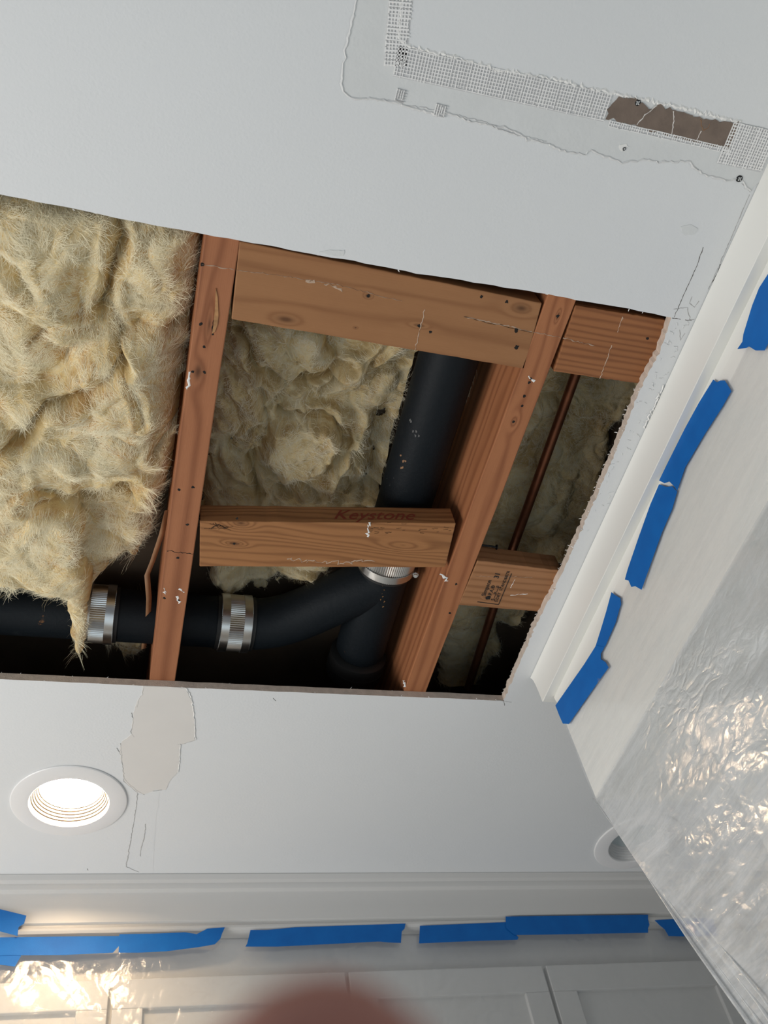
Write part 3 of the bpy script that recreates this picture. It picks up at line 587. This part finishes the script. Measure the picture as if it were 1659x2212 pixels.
def wool(name, label, layers, box, res, mat, fmat, nf, seed, ztop=.19, group=None, flen=.011, creases=()):
    """layers: (polygon xy, z level, rounding radius, relief, fold scale). Lowest surface wins."""
    x0, x1, y0, y1 = box; nx = int((x1 - x0) / res) + 1; ny = int((y1 - y0) / res) + 1
    X, Y = np.meshgrid(np.linspace(x0, x1, nx), np.linspace(y0, y1, ny), indexing='ij'); Z = np.full(X.shape, ztop)
    edge = (fbm(X * 60, Y * 60, seed + 90, 3) - .5) * .010
    for i, (P, z, rad, rel, sc) in enumerate(layers):
        d = sdist(X, Y, P) + edge; q = np.clip(rad - d, 0, rad); zz = z + 1.25 * (rad - np.sqrt(np.maximum(rad * rad - q * q, 0)))
        zz = zz + rel * (1 - 2.0 * billow(X, Y, seed + 7 * i, sc)) + .0016 * (fbm(X * 160, Y * 160, seed + 31, 3) - .5)
        zz = np.where(d > 0, zz, ztop + .02); Z = np.minimum(Z, zz)
    for L, dep, wd_ in creases:
        dm = np.full(X.shape, 1e9); xx = X + .012 * (fbm(X * 40, Y * 40, seed + 8, 2) - .5); yy = Y + .012 * (fbm(X * 40 + 5, Y * 40, seed + 9, 2) - .5)
        for (ax_, ay_), (bx_, by_) in zip(L[:-1], L[1:]):
            ex, ey = bx_ - ax_, by_ - ay_; t = np.clip(((xx - ax_) * ex + (yy - ay_) * ey) / (ex * ex + ey * ey), 0, 1); dm = np.minimum(dm, np.hypot(xx - ax_ - t * ex, yy - ay_ - t * ey))
        Z = np.where(Z < ztop - 1e-4, np.minimum(Z + dep * np.exp(-dm / wd_) - .25 * dep * np.exp(-((dm - 2.6 * wd_) / wd_) ** 2), ztop - .001), Z)
    keep = Z < ztop - 1e-4; idx = -np.ones(X.shape, int); idx[keep] = np.arange(keep.sum())
    V = np.stack([X[keep], Y[keep], Z[keep]], 1); a, b, c, d_ = idx[:-1, :-1], idx[1:, :-1], idx[1:, 1:], idx[:-1, 1:]
    ok = (a >= 0) & (b >= 0) & (c >= 0) & (d_ >= 0); Fc = np.stack([a[ok], d_[ok], c[ok], b[ok]], 1).tolist()
    o = mk(name, V, Fc, mat, smooth=True); tag(o, label, 'insulation', group)
    # loose fibres lying over the folds
    gx, gy = np.gradient(Z, res, res); N = nf; ii = rng.integers(0, len(V), N); I, J = np.nonzero(keep)
    I = I[ii]; J = J[ii]; P0 = V[ii]; sx = gx[I, J]; sy = gy[I, J]; ok = (np.hypot(sx, sy) < 3); P0 = P0[ok]; sx = sx[ok]; sy = sy[ok]; N = len(P0)
    ang = 2 * PI * 1.6 * fbm(P0[:, 0] * 22, P0[:, 1] * 22, seed + 77, 2) + rng.normal(0, .35, N); cur = rng.normal(0, 1.0, N); L = flen * rng.uniform(.4, 1.5, N) / 3
    VV = []; p = P0.copy(); wd = rng.uniform(.00006, .00017, N)
    rows = []
    for s_ in range(4):
        dx, dy = np.cos(ang), np.sin(ang); rows.append(np.stack([p + np.stack([-dy * wd, dx * wd, 0 * wd], 1), p + np.stack([dy * wd, -dx * wd, 0 * wd], 1)], 1))
        st = np.stack([dx * L, dy * L, (sx * dx + sy * dy) * L - rng.uniform(0, .0006, N)], 1); p = p + st; ang = ang + cur * .6
        if s_ == 2: wd = wd * .3
    A = np.stack(rows, 1).reshape(N * 8, 3); A[:, 2] -= .0003; base = np.arange(N)[:, None] * 8
    q = np.concatenate([base + np.array([[0, 1, 3, 2]]) + 2 * k for k in range(3)], 0)
    f = mk('fibers', A, q.tolist(), fmat, o); tag(f, kind='stuff'); return o
Zp = lambda pts, z: [tuple(atz(a, b, z)[:2]) for a, b in pts]
main = Zp([(-90, 395), (445, 500), (436, 560), (400, 850), (388, 950), (372, 1060), (338, 1150), (312, 1168), (288, 1150), (262, 1100), (220, 1122), (190, 1112), (150, 1128), (100, 1108), (50, 1150), (25, 1215), (-90, 1190)], .03)
low = Zp([(-90, 1080), (60, 1080), (160, 1125), (172, 1180), (160, 1235), (190, 1265), (187, 1330), (184, 1390), (174, 1420), (158, 1412), (150, 1370), (138, 1325), (122, 1312), (60, 1302), (30, 1292), (-90, 1275)], .035)
back = Zp([(120, 1080), (340, 1080), (322, 1170), (290, 1235), (268, 1222), (232, 1244), (212, 1270), (186, 1292), (150, 1280)], .075)
hi = Zp([(-90, 395), (250, 468), (235, 600), (210, 680), (235, 760), (150, 800), (60, 760), (-90, 700)], .03)
hi2 = Zp([(-90, 850), (60, 860), (190, 850), (300, 930), (345, 1000), (300, 1075), (200, 1080), (60, 1060), (-90, 1090)], .02)
wool('glass_wool', 'large bright yellow glass wool batt bulging down on the far left', [(main, .036, .050, .042, 6), (hi, .034, .06, .030, 7), (hi2, .024, .05, .030, 6.5), (low, .042, .016, .014, 13), (back, .085, .03, .018, 11)],
     (-.31, .034, .34, 1.09), .0013, M['wool'], M['fiber'], 60000, 3, flen=.017, creases=[(Zp(L, .03), d, w_) for L, d, w_ in (
         ([(258, 470), (250, 560), (230, 650), (212, 695)], .034, .006), ([(-40, 1010), (30, 965), (90, 900), (200, 855), (262, 790)], .040, .007), ([(262, 790), (262, 740), (240, 690)], .022, .005),
         ([(-40, 560), (30, 590), (60, 660)], .020, .007), ([(50, 1112), (200, 1120), (296, 1096)], .030, .006), ([(392, 880), (382, 940), (335, 1010)], .018, .005), ([(60, 760), (110, 720), (190, 725)], .014, .005), ([(260, 800), (300, 860), (310, 920)], .014, .004))])
mid = Zp([(440, 600), (960, 680), (950, 770), (860, 1060), (830, 1130), (745, 1225), (640, 1272), (560, 1302), (500, 1306), (452, 1272), (420, 1130), (440, 960), (450, 760)], .15)
mid2 = Zp([(560, 900), (640, 870), (740, 900), (790, 1000), (760, 1100), (640, 1110), (590, 1040), (540, 1000)], .13)
mid3 = Zp([(490, 700), (640, 700), (700, 800), (560, 900), (490, 880)], .14)
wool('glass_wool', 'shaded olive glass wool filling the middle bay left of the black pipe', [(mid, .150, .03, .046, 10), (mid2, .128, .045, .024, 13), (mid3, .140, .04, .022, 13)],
     (.081, .36, .40, 1.08), .0014, M['wool_shaded'], M['fiber_shaded'], 32000, 21, creases=[(Zp(L, .15), d, w_) for L, d, w_ in (
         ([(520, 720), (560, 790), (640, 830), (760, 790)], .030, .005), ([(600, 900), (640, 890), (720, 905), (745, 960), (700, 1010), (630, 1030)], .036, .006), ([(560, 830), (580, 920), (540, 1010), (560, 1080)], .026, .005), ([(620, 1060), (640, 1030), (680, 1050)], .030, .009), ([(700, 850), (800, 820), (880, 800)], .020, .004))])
mid_s = Zp([(1010, 700), (1068, 790), (1030, 860), (990, 950), (965, 1060), (950, 1110), (915, 1110), (930, 1000), (960, 900)], .16)
rt = Zp([(1150, 700), (1560, 700), (1440, 870), (1370, 895), (1325, 940), (1330, 985), (1300, 1100), (1245, 1230), (1060, 1240), (1020, 1150), (1080, 980)], .17)
rt2 = Zp([(1170, 1020), (1290, 1010), (1250, 1120), (1200, 1200), (1130, 1180)], .16)
wool('glass_wool', 'narrow strip of glass wool between the black pipe and the orange joist', [(mid_s, .165, .012, .010, 22)], (.436, .4555, .44, .95), .0011, M['wool_shaded'], M['fiber_shaded'], 1500, 33, ztop=.196)
wool('glass_wool', 'dim grey-green glass wool behind the copper pipe, between the two short boards', [(rt, .174, .02, .020, 10), (rt2, .168, .04, .012, 14)], (.50, .80, .36, .95), .0016, M['wool_shaded'], M['fiber_shaded'], 14000, 44, ztop=.196)
rl = Zp([(965, 1280), (1190, 1300), (1150, 1385), (1080, 1360), (1085, 1410), (1050, 1470), (1020, 1510), (945, 1510), (955, 1400)], .17)
wool('glass_wool', 'dim glass wool tuft under the stamped board beside a black gap', [(rl, .172, .02, .014, 14)], (.495, .70, .90, 1.22), .0016, M['wool_shaded'], M['fiber_shaded'], 8000, 55, ztop=.196)
tf = Zp([(215, 1400), (262, 1375), (290, 1330), (318, 1320), (322, 1400), (298, 1442), (262, 1440), (248, 1415), (225, 1412)], .12)
wool('glass_wool', 'small dim wad of glass wool beside the reddish joist near the far edge', [(tf, .135, .02, .010, 40)], (-.05, .035, .95, 1.2), .0012, M['wool_shaded'], M['fiber_shaded'], 2500, 66)
# kraft strip curling beside the left joist
kp = [atz(*p, .085) for p in [(362, 1100), (350, 1150), (330, 1210), (318, 1240), (322, 1290), (320, 1340), (310, 1400)]]
V = []; 
for i, p in enumerate(kp): V += [p + [-.004, 0, -.004], p + [.004, .002, .003], p + [.004, .003, .0035], p + [-.004, .001, -.0035]]
Fc = []
for i in range(len(kp) - 1):
    for k in range(4): Fc.append((i * 4 + k, i * 4 + (k + 1) % 4, i * 4 + 4 + (k + 1) % 4, i * 4 + 4 + k))
o = mk('kraft_strip', V, Fc, M['kraft'], smooth=True); tag(o, 'curled brown kraft paper strip hanging beside the reddish joist', 'paper strip')

# ================================================================== DOWNLIGHTS
def downlight(x, y, label, lit):
    e = empty('recessed_light', (x, y, -.004), label, 'ceiling light')
    def lathe(name, prof, mat, n=64, parent=e):
        V = []; Fc = []
        for r, z in prof:
            for k in range(n): V.append((x + r * math.cos(2 * PI * k / n), y + r * math.sin(2 * PI * k / n), z))
        for i in range(len(prof) - 1):
            for k in range(n): Fc.append((i * n + k, i * n + (k + 1) % n, (i + 1) * n + (k + 1) % n, (i + 1) * n + k))
        o = mk(name, V, Fc, mat, parent); return autosmooth(o, 25)
    wt = M['white_metal']
    lathe('trim_ring', [(.0945, -.0002), (.0947, -.0018), (.0935, -.0030), (.088, -.0042), (.070, -.0052), (.0655, -.0050), (.0640, -.0035), (.0640, .001), (.0665, .0012), (.0667, -.0002)], wt)
    prof = []; 
    for i in range(5):
        z = (.001 + i * .0046); r = .0638 - i * .0025; prof += [(r, z), (r - .0004, z + .0032), (r - .0018, z + .0037), (r - .0018, z + .0045)]
    prof += [(.0515, .0245), (.053, .047), (.069, .047), (.069, .002), (.0655, .0012)]
    lathe('stepped_baffle', prof, wt)
    for i in range(5):
        z = (.001 + i * .0046) + .0037; r = .0638 - i * .0025; lathe('groove_shade', [(r - .0002, z - .0012), (r - .0020, z - .0003), (r - .0024, z + .0006), (r - .0003, z + .0004)], M['hole' if lit else 'shade_bed'])  # dark rings paint in the grooves' shade, blacker in the lit fixture
    lathe('housing', [(.069, .0475), (.0695, .052), (.03, .085), (.0005, .085)], wt)
    n = 48; V = [(x, y, .0212)] + [(x + .0525 * math.cos(2 * PI * k / n), y + .0525 * math.sin(2 * PI * k / n), .0235) for k in range(n)]
    mk('lens', V, [(0, 1 + (k + 1) % n, 1 + k) for k in range(n)], M['lens_on'] if lit else M['lens_off'], e, True)
M['white_metal'] = simple('white_enamel', (0.82, 0.81, 0.80, 1), .35)
t = NT('lens_lit'); t.b.inputs['Base Color'].default_value = (1, 1, 1, 1); t.b.inputs['Emission Color'].default_value = (1, .72, .44, 1); t.b.inputs['Emission Strength'].default_value = 130; M['lens_on'] = t.m
M['lens_off'] = simple('lens_unlit', (0.50, 0.56, 0.57, 1), .3)
downlight(*LIGHTS[0], 'glowing round recessed ceiling light with white stepped baffle', True)
downlight(*LIGHTS[1], 'unlit round recessed ceiling light half behind the right header corner', False)

# ================================================================== CABINETS ON THE FAR WALL
cab = empty('wall_cabinet', (.5, 1.8, -.95), 'row of white panelled wall cabinets behind clear plastic at the far end', 'cabinet')
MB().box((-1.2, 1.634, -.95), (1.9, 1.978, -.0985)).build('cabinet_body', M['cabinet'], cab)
for x0, x1 in ((-.80, -.395), (-.385, .028), (.036, .445), (.452, .842), (.850, 1.26)):
    d = MB(); y0 = 1.619; zt, zb = -.175, -.94; wd = .05
    d.box((x0, y0, zt - wd), (x1, 1.6335, zt)).box((x0, y0, zb), (x1, 1.6335, zb + wd)).box((x0, y0, zb + wd), (x0 + wd, 1.6335, zt - wd)).box((x1 - wd, y0, zb + wd), (x1, 1.6335, zt - wd))
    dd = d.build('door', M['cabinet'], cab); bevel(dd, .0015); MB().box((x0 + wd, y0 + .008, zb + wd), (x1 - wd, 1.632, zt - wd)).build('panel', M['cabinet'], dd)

# ================================================================== PLASTIC SHEETING
def m_film(name, opac, gloss, scale, stretch, bs, folds=0, bd=.004):
    t = NT(name); t.t.nodes.remove(t.b); g = t.geo(); mp = t.n('ShaderNodeMapping'); mp.inputs['Scale'].default_value = stretch; t.l(g, mp.inputs['Vector'])
    vor = t.n('ShaderNodeTexVoronoi', feature='DISTANCE_TO_EDGE'); vor.inputs['Scale'].default_value = scale * .5
    nz = t.noise(mp.outputs[0], scale, 6, .6, 1.5); 
    mv = t.n('ShaderNodeMix', data_type='VECTOR'); mv.inputs[0].default_value = .12; t.l(mp.outputs[0], mv.inputs[4]); 
    nzv = t.n('ShaderNodeTexNoise'); nzv.inputs['Scale'].default_value = scale * .4; t.l(mp.outputs[0], nzv.inputs['Vector']); t.l(nzv.outputs['Color'], mv.inputs[5]); t.l(mv.outputs[1], vor.inputs['Vector'])
    crease = t.math('MINIMUM', vor.outputs['Distance'], .25)
    h = t.math('ADD', t.math('MULTIPLY', nz, .6), t.math('MULTIPLY', crease, 1.5))
    area_ = t.ramp(t.noise(g, 5, 3), [(.35, (.25, .25, .25)), (.65, (1, 1, 1))])
    h = t.math('MULTIPLY', h, area_)
    bp = t.n('ShaderNodeBump'); bp.inputs['Strength'].default_value = bs; bp.inputs['Distance'].default_value = bd; t.l(h, bp.inputs['Height'])
    tr = t.n('ShaderNodeBsdfTransparent'); tr.inputs[0].default_value = (.97, .975, .98, 1)
    df = t.n('ShaderNodeBsdfDiffuse'); df.inputs[0].default_value = (.80, .82, .83, 1); tl = t.n('ShaderNodeBsdfTranslucent'); tl.inputs[0].default_value = (.80, .82, .83, 1)
    gl = t.n('ShaderNodeBsdfGlossy'); gl.inputs['Roughness'].default_value = .12; gl.inputs['Color'].default_value = (1, 1, 1, 1)
    for s_ in (df, tl, gl): t.l(bp.outputs[0], s_.inputs['Normal'])
    m1 = t.n('ShaderNodeMixShader'); m1.inputs[0].default_value = .4; t.l(df.outputs[0], m1.inputs[1]); t.l(tl.outputs[0], m1.inputs[2])
    m2 = t.n('ShaderNodeMixShader'); cl = t.ramp(t.noise(g, 9, 6, .65, 1.0), [(.3, (opac * .7,) * 3), (.7, (opac * 1.3,) * 3)]); 
    if folds:
        mp2 = t.n('ShaderNodeMapping'); mp2.inputs['Scale'].default_value = (1, .10, 1); mp2.inputs['Rotation'].default_value = (-.18, 0, 0); t.l(g, mp2.inputs['Vector'])
        st = t.ramp(t.noise(mp2.outputs[0], 75, 4, .6, .4), [(.42, (0, 0, 0)), (.66, (folds,) * 3)]); cl = t.math('ADD', cl, st)
    t.l(cl, m2.inputs[0]); t.l(tr.outputs[0], m2.inputs[1]); t.l(m1.outputs[0], m2.inputs[2])
    fr_ = t.n('ShaderNodeLayerWeight'); fr_.inputs[0].default_value = .5; t.l(bp.outputs[0], fr_.inputs['Normal']); fo = t.math('ADD', t.math('MULTIPLY', t.math('POWER', fr_.outputs['Facing'], 4.0), .5), .05)
    m3 = t.n('ShaderNodeMixShader'); t.l(t.math('MULTIPLY', fo, gloss), m3.inputs[0]); t.l(m2.outputs[0], m3.inputs[1]); t.l(gl.outputs[0], m3.inputs[2])
    t.l(m3.outputs[0], t.out.inputs[0]); return t.m
M['film_tight'] = m_film('plastic_film_taut', .10, 1.0, 30, (1, .25, 1), .35, .15)
M['film'] = m_film('plastic_film_hanging', .48, 2.2, 66, (1, .5, 1), 1.0, .28, .00125)
M['film_far'] = m_film('plastic_film_crinkled', .16, 1.4, 44, (1, 1, .7), 1.0, 0, .0035)
sh = empty('plastic_sheet', (.67, .3, -1.3), 'clear wrinkled plastic sheet taped to the right header and hanging below it', 'plastic sheeting')
# taut part over the header face
nu, nv = 120, 24; V = []
for i in range(nu + 1):
    y = YC - .002 - (YC + .9) * i / nu
    for j in range(nv + 1):
        z = -.098 - (.159) * j / nv + (.0 if j else .0); f = (j / nv)
        x = .6745 - .0012 - .0016 * math.sin(PI * f) * (1 + math.sin(y * 31) * .6) - .0012 * math.sin((y * 3 + z) * 60) * f * (1 - f) * 3
        V.append((x, y, z))
Fc = [(i * (nv + 1) + j, (i + 1) * (nv + 1) + j, (i + 1) * (nv + 1) + j + 1, i * (nv + 1) + j + 1) for i in range(nu) for j in range(nv)]
mk('taut_film', V, Fc, M['film_tight'], sh, True)
# hanging part: left edge swings back as it falls
nu, nv = 170, 150; V = []
for j in range(nv + 1):
    f = j / nv; z = -.257 - 1.05 * f; yl = YC - .003 - .233 * (f * 1.05)
    for i in range(nu + 1):
        u = i / nu; y = yl - (YC + .9) * u * (1 - .08 * f)
        s1 = math.sin((z * 2.2 - y * .9) * 34 + 2.0 * math.sin(y * 6)); s2 = math.sin((y * 1.1 + z * .35) * 23 + 1.5 * math.sin(z * 9))
        amp = min(1, f * 9); x = .6728 - .0018 * amp * s1 * (.5 + .5 * math.sin(y * 4)) - .0032 * amp * s2 * min(1, f * 2) + .026 * min(1, f * 3) + .022 * f - .006 * math.exp(-u * 60) * amp
        V.append((x, y, z))
Fc = [(j * (nu + 1) + i, j * (nu + 1) + i + 1, (j + 1) * (nu + 1) + i + 1, (j + 1) * (nu + 1) + i) for j in range(nv) for i in range(nu)]
mk('hanging_film', V, Fc, M['film'], sh, True)
# rolled free edge with its creases
for k, (dx, dw, rr) in enumerate(((0.0, 0.0, .0022), (.004, -.010, .0015), (.006, -.024, .0018), (.004, -.040, .0012))):
    P = []
    for j in range(41):
        f = j / 40; P.append((.670 + dx + .022 * min(1, f * 3) + .01 * f + .002 * math.sin(f * 20 + k), YC - .003 - .245 * f + dw * min(1, f * 3), -.257 - 1.05 * f))
    MB().tube(P, [rr * (.3 + min(1, j / 14)) for j in range(41)], 8).build('rolled_edge', M['film'], sh, True)
shf = empty('plastic_sheet', (.3, 1.612, -.95), 'clear crinkled plastic film taped over the far white cabinets', 'plastic sheeting')
nu, nv = 240, 60; V = []
for j in range(nv + 1):
    z = -.112 - .80 * j / nv
    for i in range(nu + 1):
        x = -1.1 + 2.9 * i / nu; cr = math.exp(-((x + .05) / .16) ** 2)
        y = 1.6145 - .006 * min(1, j / 6) - .0018 * math.sin(z * 45 + math.sin(x * 7)) * (.4 + cr) - .004 * cr * math.sin((x + z) * 60 + 3 * math.sin(x * 40 + z * 25)) * min(1, j / 5)
        V.append((x, y, z))
Fc = [(j * (nu + 1) + i, j * (nu + 1) + i + 1, (j + 1) * (nu + 1) + i + 1, (j + 1) * (nu + 1) + i) for j in range(nv) for i in range(nu)]
mk('film', V, Fc, M['film_far'], shf, True)

# ================================================================== BLUE TAPE
def tape_piece(pts, label, plane, val, group, th=.00025, off=0.0):
    """a torn strip stuck on the header face (plane 'x') or the far crown (plane 'y')"""
    f = atx if plane == 'x' else aty; P = [f(a, b, val - off) for a, b in pts]; v = np.array([-th, 0, 0]) if plane == 'x' else np.array([0, -th, 0])
    n = len(P); V = [*P, *[p + v for p in P]]; bm = bmesh.new(); a = [bm.verts.new(tuple(p)) for p in P]
    es = [bm.edges.new((a[i], a[(i + 1) % n])) for i in range(n)]; bmesh.ops.triangle_fill(bm, use_beauty=True, edges=es)
    r_ = bmesh.ops.extrude_face_region(bm, geom=bm.faces[:])
    for q in [g_ for g_ in r_['geom'] if isinstance(g_, bmesh.types.BMVert)]: q.co += Vector(v)
    bmesh.ops.recalc_face_normals(bm, faces=bm.faces[:]); o = mk_bm('painters_tape', bm, M['tape']); tag(o, label, 'tape', group); return o
G1 = 'blue tape strips on the right header'; G2 = 'blue tape strips along the far cabinets'; XT = .6718
tape_piece([(1670, 575), (1640, 622), (1625, 660), (1606, 722), (1604, 738), (1593, 754), (1612, 752), (1618, 748), (1632, 757), (1652, 757), (1670, 720)], 'blue tape strip at the right picture edge, nearest the camera', 'x', XT, G1)
tape_piece([(1541, 820), (1549, 826), (1556, 822), (1566, 822), (1576, 838), (1580, 845), (1560, 880), (1520, 942), (1480, 1010), (1463, 1060), (1456, 1050), (1446, 1040), (1436, 1044), (1424, 1038), (1440, 1005), (1480, 925), (1510, 870)], 'blue tape strip above the torn white gap on the right header', 'x', XT, G1)
tape_piece([(1424, 1046), (1440, 1052), (1452, 1050), (1463, 1062), (1452, 1100), (1430, 1150), (1405, 1220), (1386, 1274), (1372, 1266), (1364, 1268), (1358, 1254), (1350, 1252), (1356, 1230), (1380, 1160), (1405, 1090)], 'blue tape strip directly below the torn white gap', 'x', XT, G1)
tape_piece([(1321, 1279), (1328, 1285), (1340, 1292), (1342, 1305), (1338, 1316), (1330, 1345), (1318, 1372), (1308, 1395), (1300, 1405), (1284, 1402), (1288, 1392), (1298, 1360), (1310, 1320)], 'narrow slanted blue tape strip above the corner strip', 'x', XT, G1)
tape_piece([(1288, 1394), (1306, 1398), (1298, 1412), (1298, 1424), (1308, 1430), (1315, 1442), (1300, 1462), (1270, 1505), (1240, 1548), (1229, 1564), (1216, 1563), (1208, 1545), (1200, 1524), (1232, 1478), (1262, 1435)], 'wide blue tape strip wrapping the far corner of the right header', 'x', XT, G1, off=.0006)
YT = 1.6056
tape_piece([(-20, 1961), (0, 1964), (57, 1978), (52, 1995), (40, 2003), (38, 2022), (0, 2012), (-20, 2012)], 'short steep blue tape piece at the left edge, on the crown', 'y', 1.6010, G2, off=.001)
tape_piece([(-20, 2078), (0, 2084), (32, 2088), (45, 2066), (50, 2052), (-20, 2050)], 'blue tape corner peeking out below the long left strip', 'y', YT - .001, G2)
tape_piece([(-20, 2022), (0, 2025), (140, 2023), (262, 2022), (260, 2040), (244, 2058), (140, 2063), (-20, 2064)], 'pale blue long tape strip at the lower left under the crown', 'y', YT - .001, G2, off=.0006)
tape_piece([(258, 2018), (330, 2017), (400, 2014), (425, 2018), (448, 2006), (486, 2003), (480, 2016), (476, 2028), (464, 2040), (430, 2046), (360, 2055), (300, 2058), (256, 2058)], 'blue tape strip with an upturned torn right end', 'y', YT - .001, G2, off=.0012)
tape_piece([(541, 2009), (576, 2009), (640, 2003), (760, 1999), (876, 1995), (874, 2006), (868, 2012), (866, 2037), (840, 2036), (818, 2034), (760, 2037), (600, 2045), (530, 2045), (534, 2038)], 'long blue tape strip directly above the fingertip', 'y', YT, G2)
tape_piece([(907, 2000), (1000, 1996), (1092, 1992), (1120, 2025), (1118, 2030), (1020, 2033), (905, 2038)], 'blue tape strip ending under its longer right neighbour', 'y', YT, G2)
tape_piece([(1092, 1980), (1240, 1978), (1400, 1976), (1400, 1986), (1403, 1998), (1400, 2005), (1400, 2015), (1240, 2018), (1112, 2020), (1093, 2005)], 'longest dark blue tape strip on the far cabinets, overlapping its left neighbour', 'y', YT - .0008, G2, off=.0006)
tape_piece([(1414, 1988), (1470, 1984), (1540, 1984), (1550, 2022), (1480, 2023), (1444, 2022), (1436, 2008), (1424, 1998)], 'blue tape piece cut off by the hanging plastic edge', 'y', YT, G2)

# ================================================================== THE HAND AT THE LENS
def cw(x, y, z): return np.array([0, 0, -CAMZ]) + R.T @ np.array([x, y, z])      # point given in the hand's own frame beside the camera
def skin_chain(name, pts, rad, mat, parent, sub=2):
    P = [cw(*p) for p in pts]; me = bpy.data.meshes.new(name); c = P[0]
    me.from_pydata([tuple(p - c) for p in P], [(i, i + 1) for i in range(len(P) - 1)], []); me.materials.append(mat); o = bpy.data.objects.new(name, me); C.objects.link(o); place(o, (c[0], c[1], c[2] + H), parent)
    md = o.modifiers.new('skin', 'SKIN'); md.use_smooth_shade = True; sv = me.skin_vertices[0].data
    for i, r in enumerate(rad): sv[i].radius = (r, r)
    sv[0].use_root = True; s_ = o.modifiers.new('sub', 'SUBSURF'); s_.levels = sub; s_.render_levels = sub; return o
def hand():
    P = []; E = []; Rr = []
    def v(p, r): P.append(cw(*p)); Rr.append(r); return len(P) - 1
    wr = v((-.02, .215, .015), .026); fa = v((-.03, .32, -.02), .032); fb = v((-.04, .43, -.05), .040); E.extend([(wr, fa), (fa, fb)])
    pc = v((-.012, .165, .030), .030); E.append((wr, pc))
    tipx, tipy, tipz = -.0042, .0325, .057
    def finger(base, pts, rs):
        k = v(*base); E.append((pc, k)); last = k
        for p, r in zip(pts, rs): n_ = v(p, r); E.append((last, n_)); last = n_
    finger(((-.004, .125, .050), .0110), [(-.003, .098, .062), (-.004, .072, .068), (-.0045, .052, .0665), (tipx, tipy, tipz)], [.0115, .0112, .0112, .0120])
    finger(((-.030, .128, .046), .0110), [(-.034, .112, .068), (-.036, .125, .084), (-.036, .145, .086)], [.0100, .0092, .0080])
    finger(((-.050, .138, .040), .0105), [(-.054, .124, .060), (-.055, .135, .075), (-.054, .152, .076)], [.0095, .0086, .0074])
    finger(((-.066, .152, .032), .0095), [(-.071, .142, .048), (-.071, .151, .060), (-.069, .165, .060)], [.0085, .0076, .0066])
    finger(((.016, .165, .034), .0125), [(.034, .140, .040), (.040, .118, .046), (.038, .100, .050)], [.0108, .0100, .0086])
    c = P[0]; me = bpy.data.meshes.new('hand_and_forearm'); me.from_pydata([tuple(p - c) for p in P], E, []); me.materials.append(M['skin'])
    o = bpy.data.objects.new('person', me); C.objects.link(o); place(o, (c[0], c[1], c[2] + H)); md = o.modifiers.new('skin', 'SKIN'); md.use_smooth_shade = True; sv = me.skin_vertices[0].data
    for i, r in enumerate(Rr): sv[i].radius = (r, r); sv[i].use_root = (i == 0)
    s_ = o.modifiers.new('sub', 'SUBSURF'); s_.levels = 2; s_.render_levels = 2
    tag(o, 'out-of-focus fingertip of the person photographing, at the bottom edge', 'person')
    q = MB(); V = []
    for i in range(7):
        for j in range(7): a = (i / 6 - .5) * 1.5; V.append(cw(tipx + .0079 * math.sin(a), tipy + .002 + .011 * j / 6, tipz + .0005 + .0079 * math.cos(a)))
    q.add(V, [(i * 7 + j, i * 7 + j + 1, (i + 1) * 7 + j + 1, (i + 1) * 7 + j) for i in range(6) for j in range(6)]); q.build('fingernail', M['nail_skin'], o, True)
hand()
